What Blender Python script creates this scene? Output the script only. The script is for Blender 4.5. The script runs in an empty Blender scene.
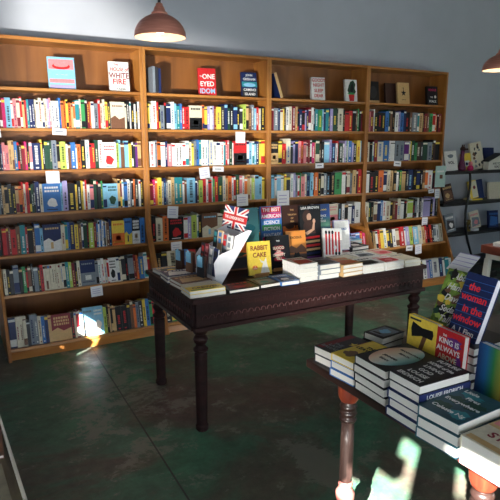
import bpy, bmesh, math, random
from mathutils import Vector, Matrix
rng = random.Random(7)
C = bpy.context.scene.collection
PI = math.pi
R = math.radians

# ------------------------------------------------------------------ materials
def srgb(c):
    return tuple((v/255/12.92 if v/255 <= .04045 else ((v/255+.055)/1.055)**2.4) for v in c) + (1,)

def base_mat(name, rough=.5, metal=0.0):
    m = bpy.data.materials.new(name); m.use_nodes = True
    nt = m.node_tree; b = nt.nodes['Principled BSDF']
    b.inputs['Roughness'].default_value = rough
    b.inputs['Metallic'].default_value = metal
    return m, nt, b

def noise(nt, scale, detail=4, coord='Object', stretch=None, rough=.55, dist=0):
    tc = nt.nodes.new('ShaderNodeTexCoord'); mp = nt.nodes.new('ShaderNodeMapping')
    n = nt.nodes.new('ShaderNodeTexNoise')
    nt.links.new(tc.outputs[coord], mp.inputs[0]); nt.links.new(mp.outputs[0], n.inputs['Vector'])
    if stretch: mp.inputs['Scale'].default_value = stretch
    n.inputs['Scale'].default_value = scale; n.inputs['Detail'].default_value = detail
    n.inputs['Roughness'].default_value = rough; n.inputs['Distortion'].default_value = dist
    return n

def ramp(nt, src, stops):
    r = nt.nodes.new('ShaderNodeValToRGB'); e = r.color_ramp.elements
    while len(e) < len(stops): e.new(.5)
    for i, (p, c) in enumerate(stops): e[i].position = p; e[i].color = c
    nt.links.new(src, r.inputs[0]); return r

def speckled(name, col, rough=.5, amt=.12, scale=40, metal=0.0):
    m, nt, b = base_mat(name, rough, metal)
    c = srgb(col)
    lo = tuple(v*(1-amt) for v in c[:3]) + (1,); hi = tuple(min(1, v*(1+amt)) for v in c[:3]) + (1,)
    n = noise(nt, scale); r = ramp(nt, n.outputs[0], [(.3, lo), (.7, hi)])
    nt.links.new(r.outputs[0], b.inputs['Base Color']); return m

def wood(name, dark, mid, light, stretch, scale=3.0, rough=.42, bump=.0):
    m, nt, b = base_mat(name, rough)
    n = noise(nt, scale, 6, stretch=stretch, dist=.6)
    r = ramp(nt, n.outputs[0], [(.3, srgb(dark)), (.5, srgb(mid)), (.72, srgb(light))])
    nt.links.new(r.outputs[0], b.inputs['Base Color'])
    if bump:
        bp = nt.nodes.new('ShaderNodeBump'); bp.inputs['Strength'].default_value = bump
        nt.links.new(n.outputs[0], bp.inputs['Height']); nt.links.new(bp.outputs[0], b.inputs['Normal'])
    return m

def axis_gradient(name, axis, lo, hi, stops, rough=.4):
    m, nt, b = base_mat(name, rough)
    tc = nt.nodes.new('ShaderNodeTexCoord'); sp = nt.nodes.new('ShaderNodeSeparateXYZ')
    mr = nt.nodes.new('ShaderNodeMapRange'); mr.inputs[1].default_value = lo; mr.inputs[2].default_value = hi
    nt.links.new(tc.outputs['Object'], sp.inputs[0]); nt.links.new(sp.outputs[axis], mr.inputs[0])
    r = ramp(nt, mr.outputs[0], [(p, srgb(c)) for p, c in stops])
    nt.links.new(r.outputs[0], b.inputs['Base Color']); return m

PAL = {  # letter: (rgb, one-word name)
 'w': ((226,226,222), 'white'), 'W': ((214,206,182), 'cream'), 'k': ((22,22,26), 'black'), 'K': ((46,48,54), 'charcoal'),
 'g': ((122,132,142), 'grey'), 'b': ((52,112,184), 'blue'), 'B': ((26,42,92), 'navy'), 'c': ((128,190,222), 'pale-blue'),
 't': ((40,138,148), 'teal'), 'G': ((58,150,84), 'green'), 'l': ((176,202,84), 'lime'), 'D': ((34,72,54), 'dark-green'),
 'y': ((238,206,70), 'yellow'), 'o': ((228,112,46), 'orange'), 'r': ((200,36,40), 'red'), 'R': ((128,26,40), 'maroon'),
 'p': ((226,132,136), 'pink'), 'm': ((206,36,104), 'magenta'), 'v': ((104,42,128), 'purple'), 'V': ((164,154,204), 'lilac'),
 'n': ((116,78,56), 'brown'), 'N': ((66,42,36), 'dark-brown'), 's': ((206,168,112), 'tan')}
def dull(c): g = sum(c)/3; return tuple(v*.93+g*.07 for v in c)
MP = {k: speckled('cover_' + n.replace('-', '_'), dull(c), .42, .10, 60) for k, (c, n) in PAL.items()}
for m_ in MP.values(): m_.node_tree.nodes['Principled BSDF'].inputs['Specular IOR Level'].default_value = .3
CN = {k: n for k, (c, n) in PAL.items()}
def pm(name, col, rough=.6, lo=.86):
    m, nt, b = base_mat(name, rough)
    c = srgb(col); n = noise(nt, 1.0, 2, stretch=(3, 900, 900) if False else (900, 900, 8))
    r = ramp(nt, n.outputs[0], [(.35, tuple(v*lo for v in c[:3])+(1,)), (.65, c)])
    nt.links.new(r.outputs[0], b.inputs['Base Color']); return m
M_pages = pm('paper_pages', (226,223,214))
M_paper = speckled('white_card', (232,232,236), .7, .03, 20)
M_case = wood('oak_veneer', (136,84,34), (166,108,48), (188,132,66), (3.0, 3.0, .35), 2.6, .38, .03)
M_shelf = wood('oak_veneer_shelf', (138,86,36), (170,112,52), (192,136,70), (.4, 3.0, 3.0), 3.0, .36, .03)
M_back = wood('oak_back_board', (104,62,26), (126,78,34), (140,90,42), (3.0, 3.0, .4), 2.2, .45, .02)
M_dark = wood('dark_carved_wood', (20,8,9), (36,16,16), (52,26,24), (.6, 6, 6), 3, .6, .08)
M_dark.node_tree.nodes['Principled BSDF'].inputs['Specular IOR Level'].default_value = .25
M_dark2 = wood('dark_table_top', (30,19,17), (44,29,25), (60,41,35), (6, .5, 6), 3, .34, .05)
M_leg2 = wood('red_brown_leg', (58,22,16), (98,40,26), (134,62,38), (5, 5, .7), 4, .33, .1)
M_legb = wood('worn_grey_brown_leg', (52,38,34), (78,58,52), (112,88,80), (9, 9, .9), 5, .4, .15)
M_legp = speckled('pink_sunlit_foot', (150,88,80), .45, .15, 30)  # foot pink: partly its own colour, partly sunlit tint put in
M_black = speckled('black_painted_metal', (18,18,20), .4, .2, 12)
M_blackw = speckled('black_shelf_board', (26,24,26), .5, .25, 8)
M_white = speckled('white_painted_wood', (214,212,202), .5, .06, 9)
M_brown = wood('red_brown_board', (84,38,28), (110,52,38), (132,66,48), (.6, 5, 5), 3, .4)
M_orange = wood('orange_stained_wood', (150,78,30), (178,98,42), (198,120,58), (5, 5, .6), 3, .4)
M_lining = speckled('cream_lamp_lining', (240,226,204), .45, .03, 10)
M_glass = None
def copper():
    m, nt, b = base_mat('brushed_copper', .36, .45)
    n = noise(nt, 6, 5, stretch=(1, 1, 14)); r = ramp(nt, n.outputs[0], [(.3, srgb((198,124,106))), (.7, srgb((226,158,138)))])
    nt.links.new(r.outputs[0], b.inputs['Base Color']); return m
M_copper = copper()
def bulbm():
    m, nt, b = base_mat('warm_bulb', .3)
    b.inputs['Base Color'].default_value = (1, .9, .75, 1)
    b.inputs['Emission Color'].default_value = (1, .78, .5, 1); b.inputs['Emission Strength'].default_value = 6
    return m
M_bulb = bulbm()

def wallmat():
    m, nt, b = base_mat('grey_plaster', .75)
    n = noise(nt, .9, 6, rough=.6); r = ramp(nt, n.outputs[0], [(.3, srgb((172,177,186))), (.7, srgb((186,191,200)))])
    nt.links.new(r.outputs[0], b.inputs['Base Color'])
    n2 = noise(nt, 30, 5); bp = nt.nodes.new('ShaderNodeBump'); bp.inputs['Strength'].default_value = .05
    nt.links.new(n2.outputs[0], bp.inputs['Height']); nt.links.new(bp.outputs[0], b.inputs['Normal'])
    return m
M_wall = wallmat()
M_ceil = speckled('grey_ceiling', (96,98,102), .8, .04, 3)

def floormat():
    m, nt, b = base_mat('worn_green_concrete', .35)
    L = nt.links.new
    big = noise(nt, 1.1, 7, dist=.8, rough=.62)
    r1 = ramp(nt, big.outputs[0], [(.38, srgb((48,92,72))), (.49, srgb((54,80,66))), (.54, srgb((66,68,58))), (.66, srgb((70,54,50)))])
    fine = noise(nt, 7, 12, rough=.8)
    r2 = ramp(nt, fine.outputs[0], [(.32, (.9,.93,.9,1)), (.68, (2.4,2.4,2.25,1))])
    mul = nt.nodes.new('ShaderNodeMix'); mul.data_type = 'RGBA'; mul.blend_type = 'MULTIPLY'; mul.inputs['Factor'].default_value = 1
    L(r1.outputs[0], mul.inputs['A']); L(r2.outputs[0], mul.inputs['B'])
    # worn grey scuffs (bare concrete), denser in a strip in front of the first bookcase
    sc = noise(nt, 4.2, 12, rough=.78, stretch=(1.0, 1.2, 1), dist=.3)
    tc = nt.nodes.new('ShaderNodeTexCoord'); sp = nt.nodes.new('ShaderNodeSeparateXYZ'); L(tc.outputs['Object'], sp.inputs[0])
    def blob(cx, cy, rx, ry):
        a = nt.nodes.new('ShaderNodeVectorMath'); a.operation = 'SUBTRACT'; a.inputs[1].default_value = (cx, cy, 0)
        L(tc.outputs['Object'], a.inputs[0])
        s = nt.nodes.new('ShaderNodeVectorMath'); s.operation = 'MULTIPLY'; s.inputs[1].default_value = (1/rx, 1/ry, 0); L(a.outputs[0], s.inputs[0])
        l = nt.nodes.new('ShaderNodeVectorMath'); l.operation = 'LENGTH'; L(s.outputs[0], l.inputs[0])
        q = nt.nodes.new('ShaderNodeMapRange'); q.inputs[1].default_value = .3; q.inputs[2].default_value = 1; q.inputs[3].default_value = 1; q.inputs[4].default_value = 0
        L(l.outputs['Value'], q.inputs[0]); return q
    b1 = blob(.78, 3.25, .5, 1.1); b2 = blob(1.50, 1.98, .16, .42)
    def mth(op, a, bb):
        n = nt.nodes.new('ShaderNodeMath'); n.operation = op
        for i, v in enumerate((a, bb)):
            if isinstance(v, (int, float)): n.inputs[i].default_value = v
            else: L(v, n.inputs[i])
        return n.outputs[0]
    k = mth('ADD', sc.outputs[0], mth('MULTIPLY', b1.outputs[0], .10)); k = mth('ADD', k, mth('MULTIPLY', b2.outputs[0], .2))
    rs = ramp(nt, k, [(.575, (0,0,0,1)), (.61, (.75,.75,.75,1))])
    mx = nt.nodes.new('ShaderNodeMix'); mx.data_type = 'RGBA'; L(rs.outputs[0], mx.inputs['Factor'])
    L(mul.outputs['Result'], mx.inputs['A']); mx.inputs['B'].default_value = srgb((122,122,110))
    # saw-cut joint in the slab running towards the bookcases
    d = mth('ABSOLUTE', mth('SUBTRACT', mth('SUBTRACT', sp.outputs[0], mth('MULTIPLY', sp.outputs[1], .02)), JX), 0)
    j = mth('LESS_THAN', d, .0045)
    mj = nt.nodes.new('ShaderNodeMix'); mj.data_type = 'RGBA'; L(j, mj.inputs['Factor']); L(mx.outputs['Result'], mj.inputs['A']); mj.inputs['B'].default_value = srgb((52,54,48))
    L(mj.outputs['Result'], b.inputs['Base Color'])
    rr = ramp(nt, k, [(.5, (.52,.52,.52,1)), (.62, (.3,.3,.3,1))]); L(rr.outputs[0], b.inputs['Roughness'])
    bp = nt.nodes.new('ShaderNodeBump'); bp.inputs['Strength'].default_value = .08; bp.inputs['Distance'].default_value = .01
    L(fine.outputs[0], bp.inputs['Height']); L(bp.outputs[0], b.inputs['Normal'])
    return m
JX = .77
M_floor = floormat()

# ------------------------------------------------------------------ mesh helpers
class MB:
    def __init__(s): s.v = []; s.f = []; s.mi = []; s.mats = []
    def m(s, mat):
        if mat not in s.mats: s.mats.append(mat)
        return s.mats.index(mat)
    def poly(s, pts, mat):
        n = len(s.v); s.v += [tuple(p) for p in pts]; s.f.append(tuple(range(n, n+len(pts)))); s.mi.append(s.m(mat))
    def box(s, x0, y0, z0, x1, y1, z1, mat, tf=None):
        n = len(s.v); P = [(x0,y0,z0),(x1,y0,z0),(x1,y1,z0),(x0,y1,z0),(x0,y0,z1),(x1,y0,z1),(x1,y1,z1),(x0,y1,z1)]
        if tf: P = [tuple(tf @ Vector(p)) for p in P]
        s.v += P; k = s.m(mat)
        for f in ((0,3,2,1),(4,5,6,7),(0,1,5,4),(1,2,6,5),(2,3,7,6),(3,0,4,7)):
            s.f.append(tuple(n+i for i in f)); s.mi.append(k)
    def prism(s, prof, axis, a, b, mat):   # prof: 2D polygon, extruded a..b along axis
        def P(u, v, w): return {'x': (w, u, v), 'y': (u, w, v), 'z': (u, v, w)}[axis]
        n = len(s.v); L = len(prof); k = s.m(mat)
        s.v += [P(u, v, a) for u, v in prof] + [P(u, v, b) for u, v in prof]
        s.f.append(tuple(range(n, n+L))); s.f.append(tuple(range(n+2*L-1, n+L-1, -1))); s.mi += [k, k]
        for i in range(L):
            j = (i+1) % L; s.f.append((n+i, n+j, n+L+j, n+L+i)); s.mi.append(k)
    def lathe(s, prof, mat, seg=24, c=(0,0), closed=False):
        n = len(s.v); L = len(prof); k = s.m(mat)
        for i in range(seg):
            a = 2*PI*i/seg
            s.v += [(c[0]+r*math.cos(a), c[1]+r*math.sin(a), z) for r, z in prof]
        for i in range(seg):
            j = (i+1) % seg
            for q in range(L-1 if not closed else L):
                w = (q+1) % L
                s.f.append((n+i*L+q, n+j*L+q, n+j*L+w, n+i*L+w)); s.mi.append(k)
        if not closed:
            for q, rev in ((0, True), (L-1, False)):
                if prof[q][0] > 1e-5:
                    f = [n+i*L+q for i in range(seg)]
                    s.f.append(tuple(reversed(f)) if rev else tuple(f)); s.mi.append(k)
    def tube(s, pts, r, mat, seg=8):
        pts = [Vector(p) for p in pts]; n = len(s.v); k = s.m(mat)
        for i, p in enumerate(pts):
            d = (pts[min(i+1, len(pts)-1)] - pts[max(i-1, 0)]).normalized()
            u = d.orthogonal().normalized() if i == 0 else (u - d*u.dot(d)).normalized()
            w = d.cross(u)
            s.v += [tuple(p + r*(math.cos(2*PI*a/seg)*u + math.sin(2*PI*a/seg)*w)) for a in range(seg)]
        for i in range(len(pts)-1):
            for a in range(seg):
                b = (a+1) % seg; s.f.append((n+i*seg+a, n+i*seg+b, n+(i+1)*seg+b, n+(i+1)*seg+a)); s.mi.append(k)
        s.f.append(tuple(n+a for a in reversed(range(seg)))); s.f.append(tuple(n+(len(pts)-1)*seg+a for a in range(seg))); s.mi += [k, k]
    def build(s, name, parent=None, smooth=False, bevel=0, fix=True):
        me = bpy.data.meshes.new(name); me.from_pydata(s.v, [], s.f)
        for m in s.mats: me.materials.append(m)
        me.polygons.foreach_set('material_index', s.mi)
        if smooth: me.polygons.foreach_set('use_smooth', [True]*len(s.f))
        if fix:
            bm = bmesh.new(); bm.from_mesh(me); bmesh.ops.recalc_face_normals(bm, faces=bm.faces); bm.to_mesh(me); bm.free()
        me.update()
        o = bpy.data.objects.new(name, me); C.objects.link(o)
        if parent: o.parent = parent
        if bevel:
            b = o.modifiers.new('bevel', 'BEVEL'); b.width = bevel; b.segments = 2; b.limit_method = 'ANGLE'
        return o

def thing(name, label, cat, loc=(0,0,0), rz=0, group=None, rot=None):
    o = bpy.data.objects.new(name, None); C.objects.link(o); o.location = loc
    o.rotation_euler = rot if rot else (0, 0, rz); o.empty_display_size = .05
    return tag(o, label, cat, group)
def tag(o, label, cat, group=None):
    o['label'] = label; o['category'] = cat
    if group: o['group'] = group
    return o
def struct(o): o['kind'] = 'structure'; return o
def text(parent, s, size, x, z, mat, y=-.0, name='title', align='CENTER', rot=None, font_shear=0, sx=1):
    cu = bpy.data.curves.new(name, 'FONT'); cu.body = s; cu.size = size; cu.align_x = align; cu.align_y = 'CENTER'
    cu.extrude = .0002; cu.shear = font_shear; cu.resolution_u = 3; cu.offset = size*.022
    cu.materials.append(mat); cu.space_line = .95
    o = bpy.data.objects.new(name, cu); C.objects.link(o); o.parent = parent
    o.location = (x, y-.0009, z); o.rotation_euler = rot if rot else (PI/2, 0, 0); o.scale = (sx, 1, 1)
    return o

# ------------------------------------------------------------------ room shell
WX = -1.2
def floor():
    b = MB(); b.box(WX-.2, -3.2, -.1, 7.6, 5.0, 0, M_floor); return struct(b.build('floor'))
floor()
b = MB(); b.box(WX-.2, 4.76, 0, 7.6, 5.0, 3.7, M_wall); struct(b.build('wall_back'))
b = MB(); b.box(7.4, -3.0, 0, 7.6, 4.76, 3.7, M_wall); struct(b.build('wall_right'))
b = MB(); b.box(WX-.2, -3.2, 3.7, 7.6, 5.0, 3.9, M_ceil); struct(b.build('ceiling'))
def holed(name, axis, fixed0, fixed1, a0, a1, z0, z1, holes):
    us = sorted({a0, a1, *[h[0] for h in holes], *[h[1] for h in holes]}); zs = sorted({z0, z1, *[h[2] for h in holes], *[h[3] for h in holes]})
    b = MB()
    for i in range(len(us)-1):
        for j in range(len(zs)-1):
            u, z = (us[i]+us[i+1])/2, (zs[j]+zs[j+1])/2
            if any(h[0] < u < h[1] and h[2] < z < h[3] for h in holes): continue
            if axis == 'x': b.box(fixed0, us[i], zs[j], fixed1, us[i+1], zs[j+1], M_wall)
            else: b.box(us[i], fixed0, zs[j], us[i+1], fixed1, zs[j+1], M_wall)
    return struct(b.build(name))
def opened_wall():
    """unseen left wall with openings shaped to cast sun patches and bounce light: columns between break lines, each with slanted openings (z_low at y0, z_low at y1, z_high at y0, z_high at y1)"""
    S = (2.14, 2.14, 2.585, 2.585)
    cols = [(-3.0, -2.6, []), (-2.6, -1.3, [(1.0, 1.0, 2.0, 2.0)]), (-1.3, -1.12, []), (-1.12, -.96, [(2.46, 2.46, 2.675, 2.665)]), (-.96, -.915, [(2.44, 2.44, 2.655, 2.655)]), (-.915, -.885, [(2.60, 2.60, 2.72, 2.72)]), (-.885, -.71, []), (-.71, -.61, [(2.125, 2.125, 2.60, 2.61)]), (-.61, -.55, [(2.125, 2.125, 2.35, 2.35), (2.45, 2.45, 2.62, 2.54)]),
            (-.55, -.44, [(.15, .22, .42, .52), (2.125, 2.125, 2.35, 2.35)]), (-.44, -.287, [(.22, .306, .42, .45), (2.14, 2.14, 2.24, 2.20)]), (-.287, -.2, [(.31, .35, .46, .60)]), (-.2, -.1, [(.45, .47, .63, .70)]), (-.1, .08, [(.53, .55, .70, .84)]),
            (.08, .48, [(.55, .58, .84, 1.04)]), (.48, 1.45, [(.55, .78, 1.04, 1.80)]), (1.45, 2.48, []), (2.48, 2.54, [(1.52, 1.52, 1.84, 1.84)]), (2.54, 2.68, [(1.68, 1.68, 1.88, 1.88)]), (2.68, 2.74, [(1.46, 1.48, 1.53, 1.55)]), (2.74, 4.76, [])]
    b = MB()
    for y0, y1, ops in cols:
        lo = (0, 0)
        for l0, l1, h0, h1 in ops:
            b.prism([(y0, lo[0]), (y1, lo[1]), (y1, l1), (y0, l0)], 'x', WX-.06, WX, M_wall); lo = (h0, h1)
        b.prism([(y0, lo[0]), (y1, lo[1]), (y1, 3.7), (y0, 3.7)], 'x', WX-.06, WX, M_wall)
    struct(b.build('wall_left'))
opened_wall()  # openings added for the sun patches and bounce band they throw
holed('wall_front', 'y', -3.2, -3.0, WX-.2, 7.6, 0, 3.7, [(-.6, 3.4, .7, 3.1), (3.9, 6.6, .7, 3.1)])
b = MB(); b.box(WX-3.4, -3.4, 2.08, WX-.07, 1.72, 2.12, M_white); struct(b.build('sun_blocker_1'))   # added unseen slab, keeps the sun out of the low wall openings
b = MB(); b.box(WX-9, -9, -.2, WX-.2, 9, -.1, M_wall); struct(b.build('ground'))
# slab frame of front windows
for i, (x0, x1) in enumerate(((-.6, 3.4), (3.9, 6.6))):
    b = MB()
    b.box(x0, -3.12, .7, x0+.05, -3.06, 3.1, M_white); b.box(x1-.05, -3.12, .7, x1, -3.06, 3.1, M_white)
    b.box(x0+.05, -3.12, .7, x1-.05, -3.06, .75, M_white); b.box(x0+.05, -3.12, 3.05, x1-.05, -3.06, 3.1, M_white)
    b.box((x0+x1)/2-.025, -3.12, .75, (x0+x1)/2+.025, -3.06, 3.05, M_white)
    struct(b.build('window_%d' % (i+1)))

# ------------------------------------------------------------------ bookcases
YF = 4.47; YB = 4.735
EDG = [.25, 1.47, 2.68, 3.87, 5.03]
SH = {1: (1.985, 4.48, 0), 2: (1.688, 4.48, 0), 3: (1.372, 4.475, 0), 4: (1.042, 4.465, 0), 5: (.725, 4.45, 0), 6: (.445, 4.325, 12), 7: (.075, 4.16, 12)}
T = .022
CASE_LBL = ['leftmost', 'second', 'third', 'rightmost']
cases = []
def bookcase(i):
    x0, x1 = EDG[i], EDG[i+1]
    lab = ['oak bookcase at the left, its bottom shelf catching a bright sun patch',
           'oak bookcase second from left, behind the dark carved table',
           'oak bookcase third from left, a red and a plant-covered book on its top shelf',
           'rightmost oak bookcase ending beside the black shelving unit'][i]
    t = thing('bookcase', lab, 'bookcase', ((x0+x1)/2, 4.6, 0), 0, 'oak bookcases along the wall')
    ox, oy = (x0+x1)/2, 4.6
    prof = [(YB-oy, 0), (4.09-oy, 0), (4.455-oy, .80), (YF-oy, .86), (YF-oy, 2.345), (YB-oy, 2.345)]
    w = (x1-x0)/2 - .001
    for s in (-1, 1):
        b = MB(); a = s*w; c = s*(w-.024); b.prism(prof, 'x', min(a, c), max(a, c), M_case); b.build('side_panel', t, bevel=.002)
    b = MB(); b.box(-w+.024, YF-oy, 2.345-.024, w-.024, YB-.012-oy, 2.345, M_shelf); b.build('top_panel', t)
    b = MB(); b.box(-w+.024, YB-.012-oy, .0, w-.024, YB-oy, 2.345, M_back); b.build('back_panel', t)
    for k, (z, yf, tilt) in SH.items():
        dep = YB-.013-yf
        b = MB()
        tf = Matrix.Translation((0, yf-oy, z)) @ Matrix.Rotation(-R(tilt), 4, 'X')
        b.box(-w+.0245, 0, -T, w-.0245, dep, 0, M_shelf, tf); b.build('shelf', t, bevel=.0015)
    b = MB(); b.prism([(4.13-oy, 0), (4.165-oy, .049), (4.185-oy, .049), (4.15-oy, 0)], 'x', -w+.0245, w-.0245, M_shelf); b.build('plinth', t)
    return t
for i in range(4): cases.append(bookcase(i))

# ------------------------------------------------------------------ shelf books
ROWS = {
 (0,1): "m3 c5 w2 p3 W3 r2 s2 r2 t2 B3 B2 W2 w2 W3 w2 W3 V2 p2 w3 w4 b2 o3 o2 y2 o3 s2 o2 t4 W2 G4 k2 R2 o2 w3 g4 r2 W3 W2 y3 K3 F15Wn W2 k3 w2 k3 w2 k2 w2",
 (0,2): "p3 p3 s3 s2 b3 k2 N2 R3 m2 k2 p3 B8^ y2 k2 D3 D2 D2 g5 k3 l6 w2 n3 b5 w1 o4 k5 w4 r3 r3 D4 w4^ F15wr l3 c2 n4 c5 y3 k2 K2 v3 s4",
 (0,3): "s2 k3 K4 k3 s3 o3 r2 W2 r3 k2 D2 K2 B4 W3 F18bw c2 V5 k8 y2 k4 y2 w2 r2 w3 p4 D3 k2 K3 G2 c4 F12cD s3 R2 w2 b4 w3 g2 k2 o2 K4 w2 k3",
 (0,4): "r4 R2 n2 r5 n4 t5 r2 k5 n2 b5^ c3 F18Bs W4 t3 b2 B5 y4 n3 w2 D4 k2 l5 R3 b2 w2 b2 w2 b2 W1 n3 B3 F14yo F9bB F9kw b6",
 (0,5): "W3 k3 K3 g5^ k3 G3 r2 n3 k2 g4 K2 r3 W2 W2 W2 W2 W2 W2 W2 W2 W2 W3 t3 l3 R3 k2 W3 F15Bg g3 w3 w3 W3 r2 F8wk w3 W2 K4 k3 g6 R3 o2 k1 b5 w4 r3",
 (0,6): "B6 W3 W3 W3 K3 g4 g3 W3 b3 B3 s3 F18Rs k3 W2 R3 W3 F10cg F10cw l3 k2 s2 k2 s3 k6 k6 K3 n3 o3 g3 K4 y3 b4 G3 r2 k4",
 (1,1): "y3 W2 w4 r2 k1 g4 k2 B4 w3 c2 t3 b2 r3 r4 F12Wk o2 y3 V3 w2 V2 R2 y5 K3 B3 D3 k3 B4 k3 K3 l3 s3 n3 g3 c2 r3 W2 k4",
 (1,2): "k1 w5 g2 o3 w4 B2 p4 w3 w3 w3 w3 w3 W3 y2 g2 b3 t2 w3 w3 b1 W4 w3 w4 w3 t2 r2 p2 D3 w1 F13rk w3 c3 w2 c2 B3 y2 y4",
 (1,3): "R3 m2 o2 y4 W2 B2 g2 W3 s3 t4 t4 w2 n2 c8^ B2 n2 l4 r3 w2 r4 w1 G2 r3 D5 W3 s3 o4 w2 r2 D4 p3 w2 o3 s3 W2 l3 w1 c4 c4 y3",
 (1,4): "k3 W5 o4 F11kr w3 V3 l4 w1 k3 F12nc W4 o3 G3 k3 l3 w3 b3 r3 s3 y3 K3 t3 w3",
 (1,5): "k3 K3 W6 g3 b3 r4 N4 k2 s2 k3 s2 k4 b3 w4 r3 y2 G3 k3 w3 B3 o2 w3",
 (1,6): "K3 G3 k3 r2 n3 w3 b3 y2 k3 W3 G3 k4 r3 w3 K3 b3 s3 o2 k3 w3",
 (2,1): "R4 g4 B2 W3 y1 k2 w3 W3 R3 s2 k2 B3 k3 V2 B2 R3 w2 g2 t3 G4 c2 B2 t3 B2 V3 D5 K1 W6 k2 r4 r4 k4 n2 G2 k2 R2",
 (2,2): "F8ks y4 r4 W4^ K3 V2 B3 p3 r2 p3 W2 R2 w2 m3 s1 D4 N2 k3 c6^ V2 B4 w2 r2 D4 w2 V2 G2 w1 b4 V2 k3 y4 c2",
 (2,3): "k1 c3 w2 c4 w3 y2 K4 w3 V2 g2 w2 G1 p4 W2 B3 c3 w1 o4 k3 W3 g3 K4 k4 G8 w4 k1 W4^ g2 s4^ N2 r4^",
 (2,4): "w3 b3 r3 W3 k3 g3 t3 w3 s3 y3 k3 w3 R3 F8Wp K3 w2 k3 w3 B2 w5",
 (2,5): "w3 b3 r3 s3 k3 g3 G3 w3 W3 k3 w3 r2 b3 w4 V3 w3 b3 V3 b3 r2 m2",
 (2,6): "K3 w3 k3 b2 n3 w3 s3 y2 k3 W3 G3 k4 r3 w3 K3 b3 s3 o2 k3 w3",
 (3,1): "w2 p1 R3 w1 k3 k3 k3 b3 D2 n2 k2 w3 V2 b3 B2 k4 n2 g5 t2 s4 k1 R3 n2 G3 r3 o2 k1 R3",
 (3,2): "W3 k2 w1 R3 W5 b5 w1 w4 g4 g4 v4 W1 y1 D3 G2 N4 K2 D4 g4 k1 N2 k4",
 (3,3): "w3 k4 k3 o4 B3 W2 s3 k2 w2 k1 G2 s3 K2 B4 k3 B3 k2 n2 o3 w4^ K1 R4",
 (3,4): "W3 D2 k2 W3 B3 b2 w3 W4 k2 n2 R2 W3 w3 k2 W1 l5 k2 g2 w2 K2 w2 V7^ k2 V3 K2",
 (3,5): "K3 s2 w2 r2 y3 w3 y2 K3 w3 W4 r4 w2 V3 l3 o1 c5 W3 s3 r2 k3 r2 k2 g3 w3 W3",
 (3,6): "w3 b2 s3 k2 w3 r2 w3 B3 k3 w2 W6 k1 w3 V2 b2 w6 B3 w2 t3 w2"}
X0P = {1: .39, 2: .365, 3: .34, 4: .31, 5: .285, 6: .28}   # where the leftmost bookcase's rows enter the frame
ACC = {'w': 'rkBt', 'W': 'Rknb', 'k': 'wysr', 'K': 'wWyc', 'g': 'wkB', 'b': 'wyk', 'B': 'wyc', 'c': 'Bwk', 't': 'wyW', 'G': 'wyk', 'l': 'kDw', 'D': 'wyW',
       'y': 'krB', 'o': 'wkB', 'r': 'wyk', 'R': 'wsy', 'p': 'wRB', 'm': 'wyk', 'v': 'wyk', 'V': 'wBk', 'n': 'wsW', 'N': 'sWw', 's': 'kRn'}
specs = []
for (c, r), s in ROWS.items():
    xl = EDG[c] + .0265; xr = EDG[c+1] - .0265
    if c == 0: xs = X0P[r]
    else: xs = xl + .002
    toks = []
    if c == 0:
        toks += []
    for tk in s.split():
        tall = tk.endswith('^'); tk = tk.rstrip('^')
        if tk[0] == 'F': toks.append((tk[-2], float(tk[1:-2]), tall, tk[-1]))
        else: toks.append((tk[0], float(tk[1:]), tall, None))
    tot = sum(t[1] for t in toks); sc = (xr - .004 - xs)/tot
    x = xs; row = []
    if c == 0:      # the books left of the frame's edge, a hand's width
        xx = xl + .001
        while xx < xs - .008:
            w = min(rng.uniform(.02, .035), xs - xx)
            row.append(dict(c=c, r=r, col=rng.choice('kgBWR'), x=xx, w=w-.0008, tall=False, f=None, out=True)); xx += w
    for col, w, tall, f in toks:
        row.append(dict(c=c, r=r, col=col, x=x, w=w*sc-.0008, tall=tall, f=f, out=False)); x += w*sc
    hb = {1: .215, 2: .212, 3: .222, 4: .212, 5: .205, 6: .215}[r]
    for i, q in enumerate(row):
        h = hb + rng.uniform(-.022, .018) + (.028 if q['tall'] else 0)
        if q['w'] > .05: h = hb + rng.uniform(-.01, .012)
        if i and row[i-1]['col'] == q['col'] and rng.random() < .6: h = row[i-1]['h']
        zz, yf, tilt = SH[r+1]
        q.update(h=h, d=rng.uniform(.125, .155), z=zz, yf=yf, tilt=tilt, i=i, row=row, inset=rng.uniform(.018, .034))
        vis = 1.0
        if c == 2 and r in (4, 5): vis = 0 if x < 0 or q['x'] < 3.42 else 1
        if c == 2 and r == 6: vis = 0
        if c == 1 and r in (4, 5) and q['x'] > 1.95: vis = 0
        if c == 1 and r == 6 and q['x'] > 1.62: vis = .3
        if c == 3 and r == 6 and q['x'] < 4.3: vis = 0
        q['area'] = 0 if q['out'] else vis*q['w']*h/(q['x']**2 + zz*0 + yf**2)
        specs.append(q)

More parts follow.
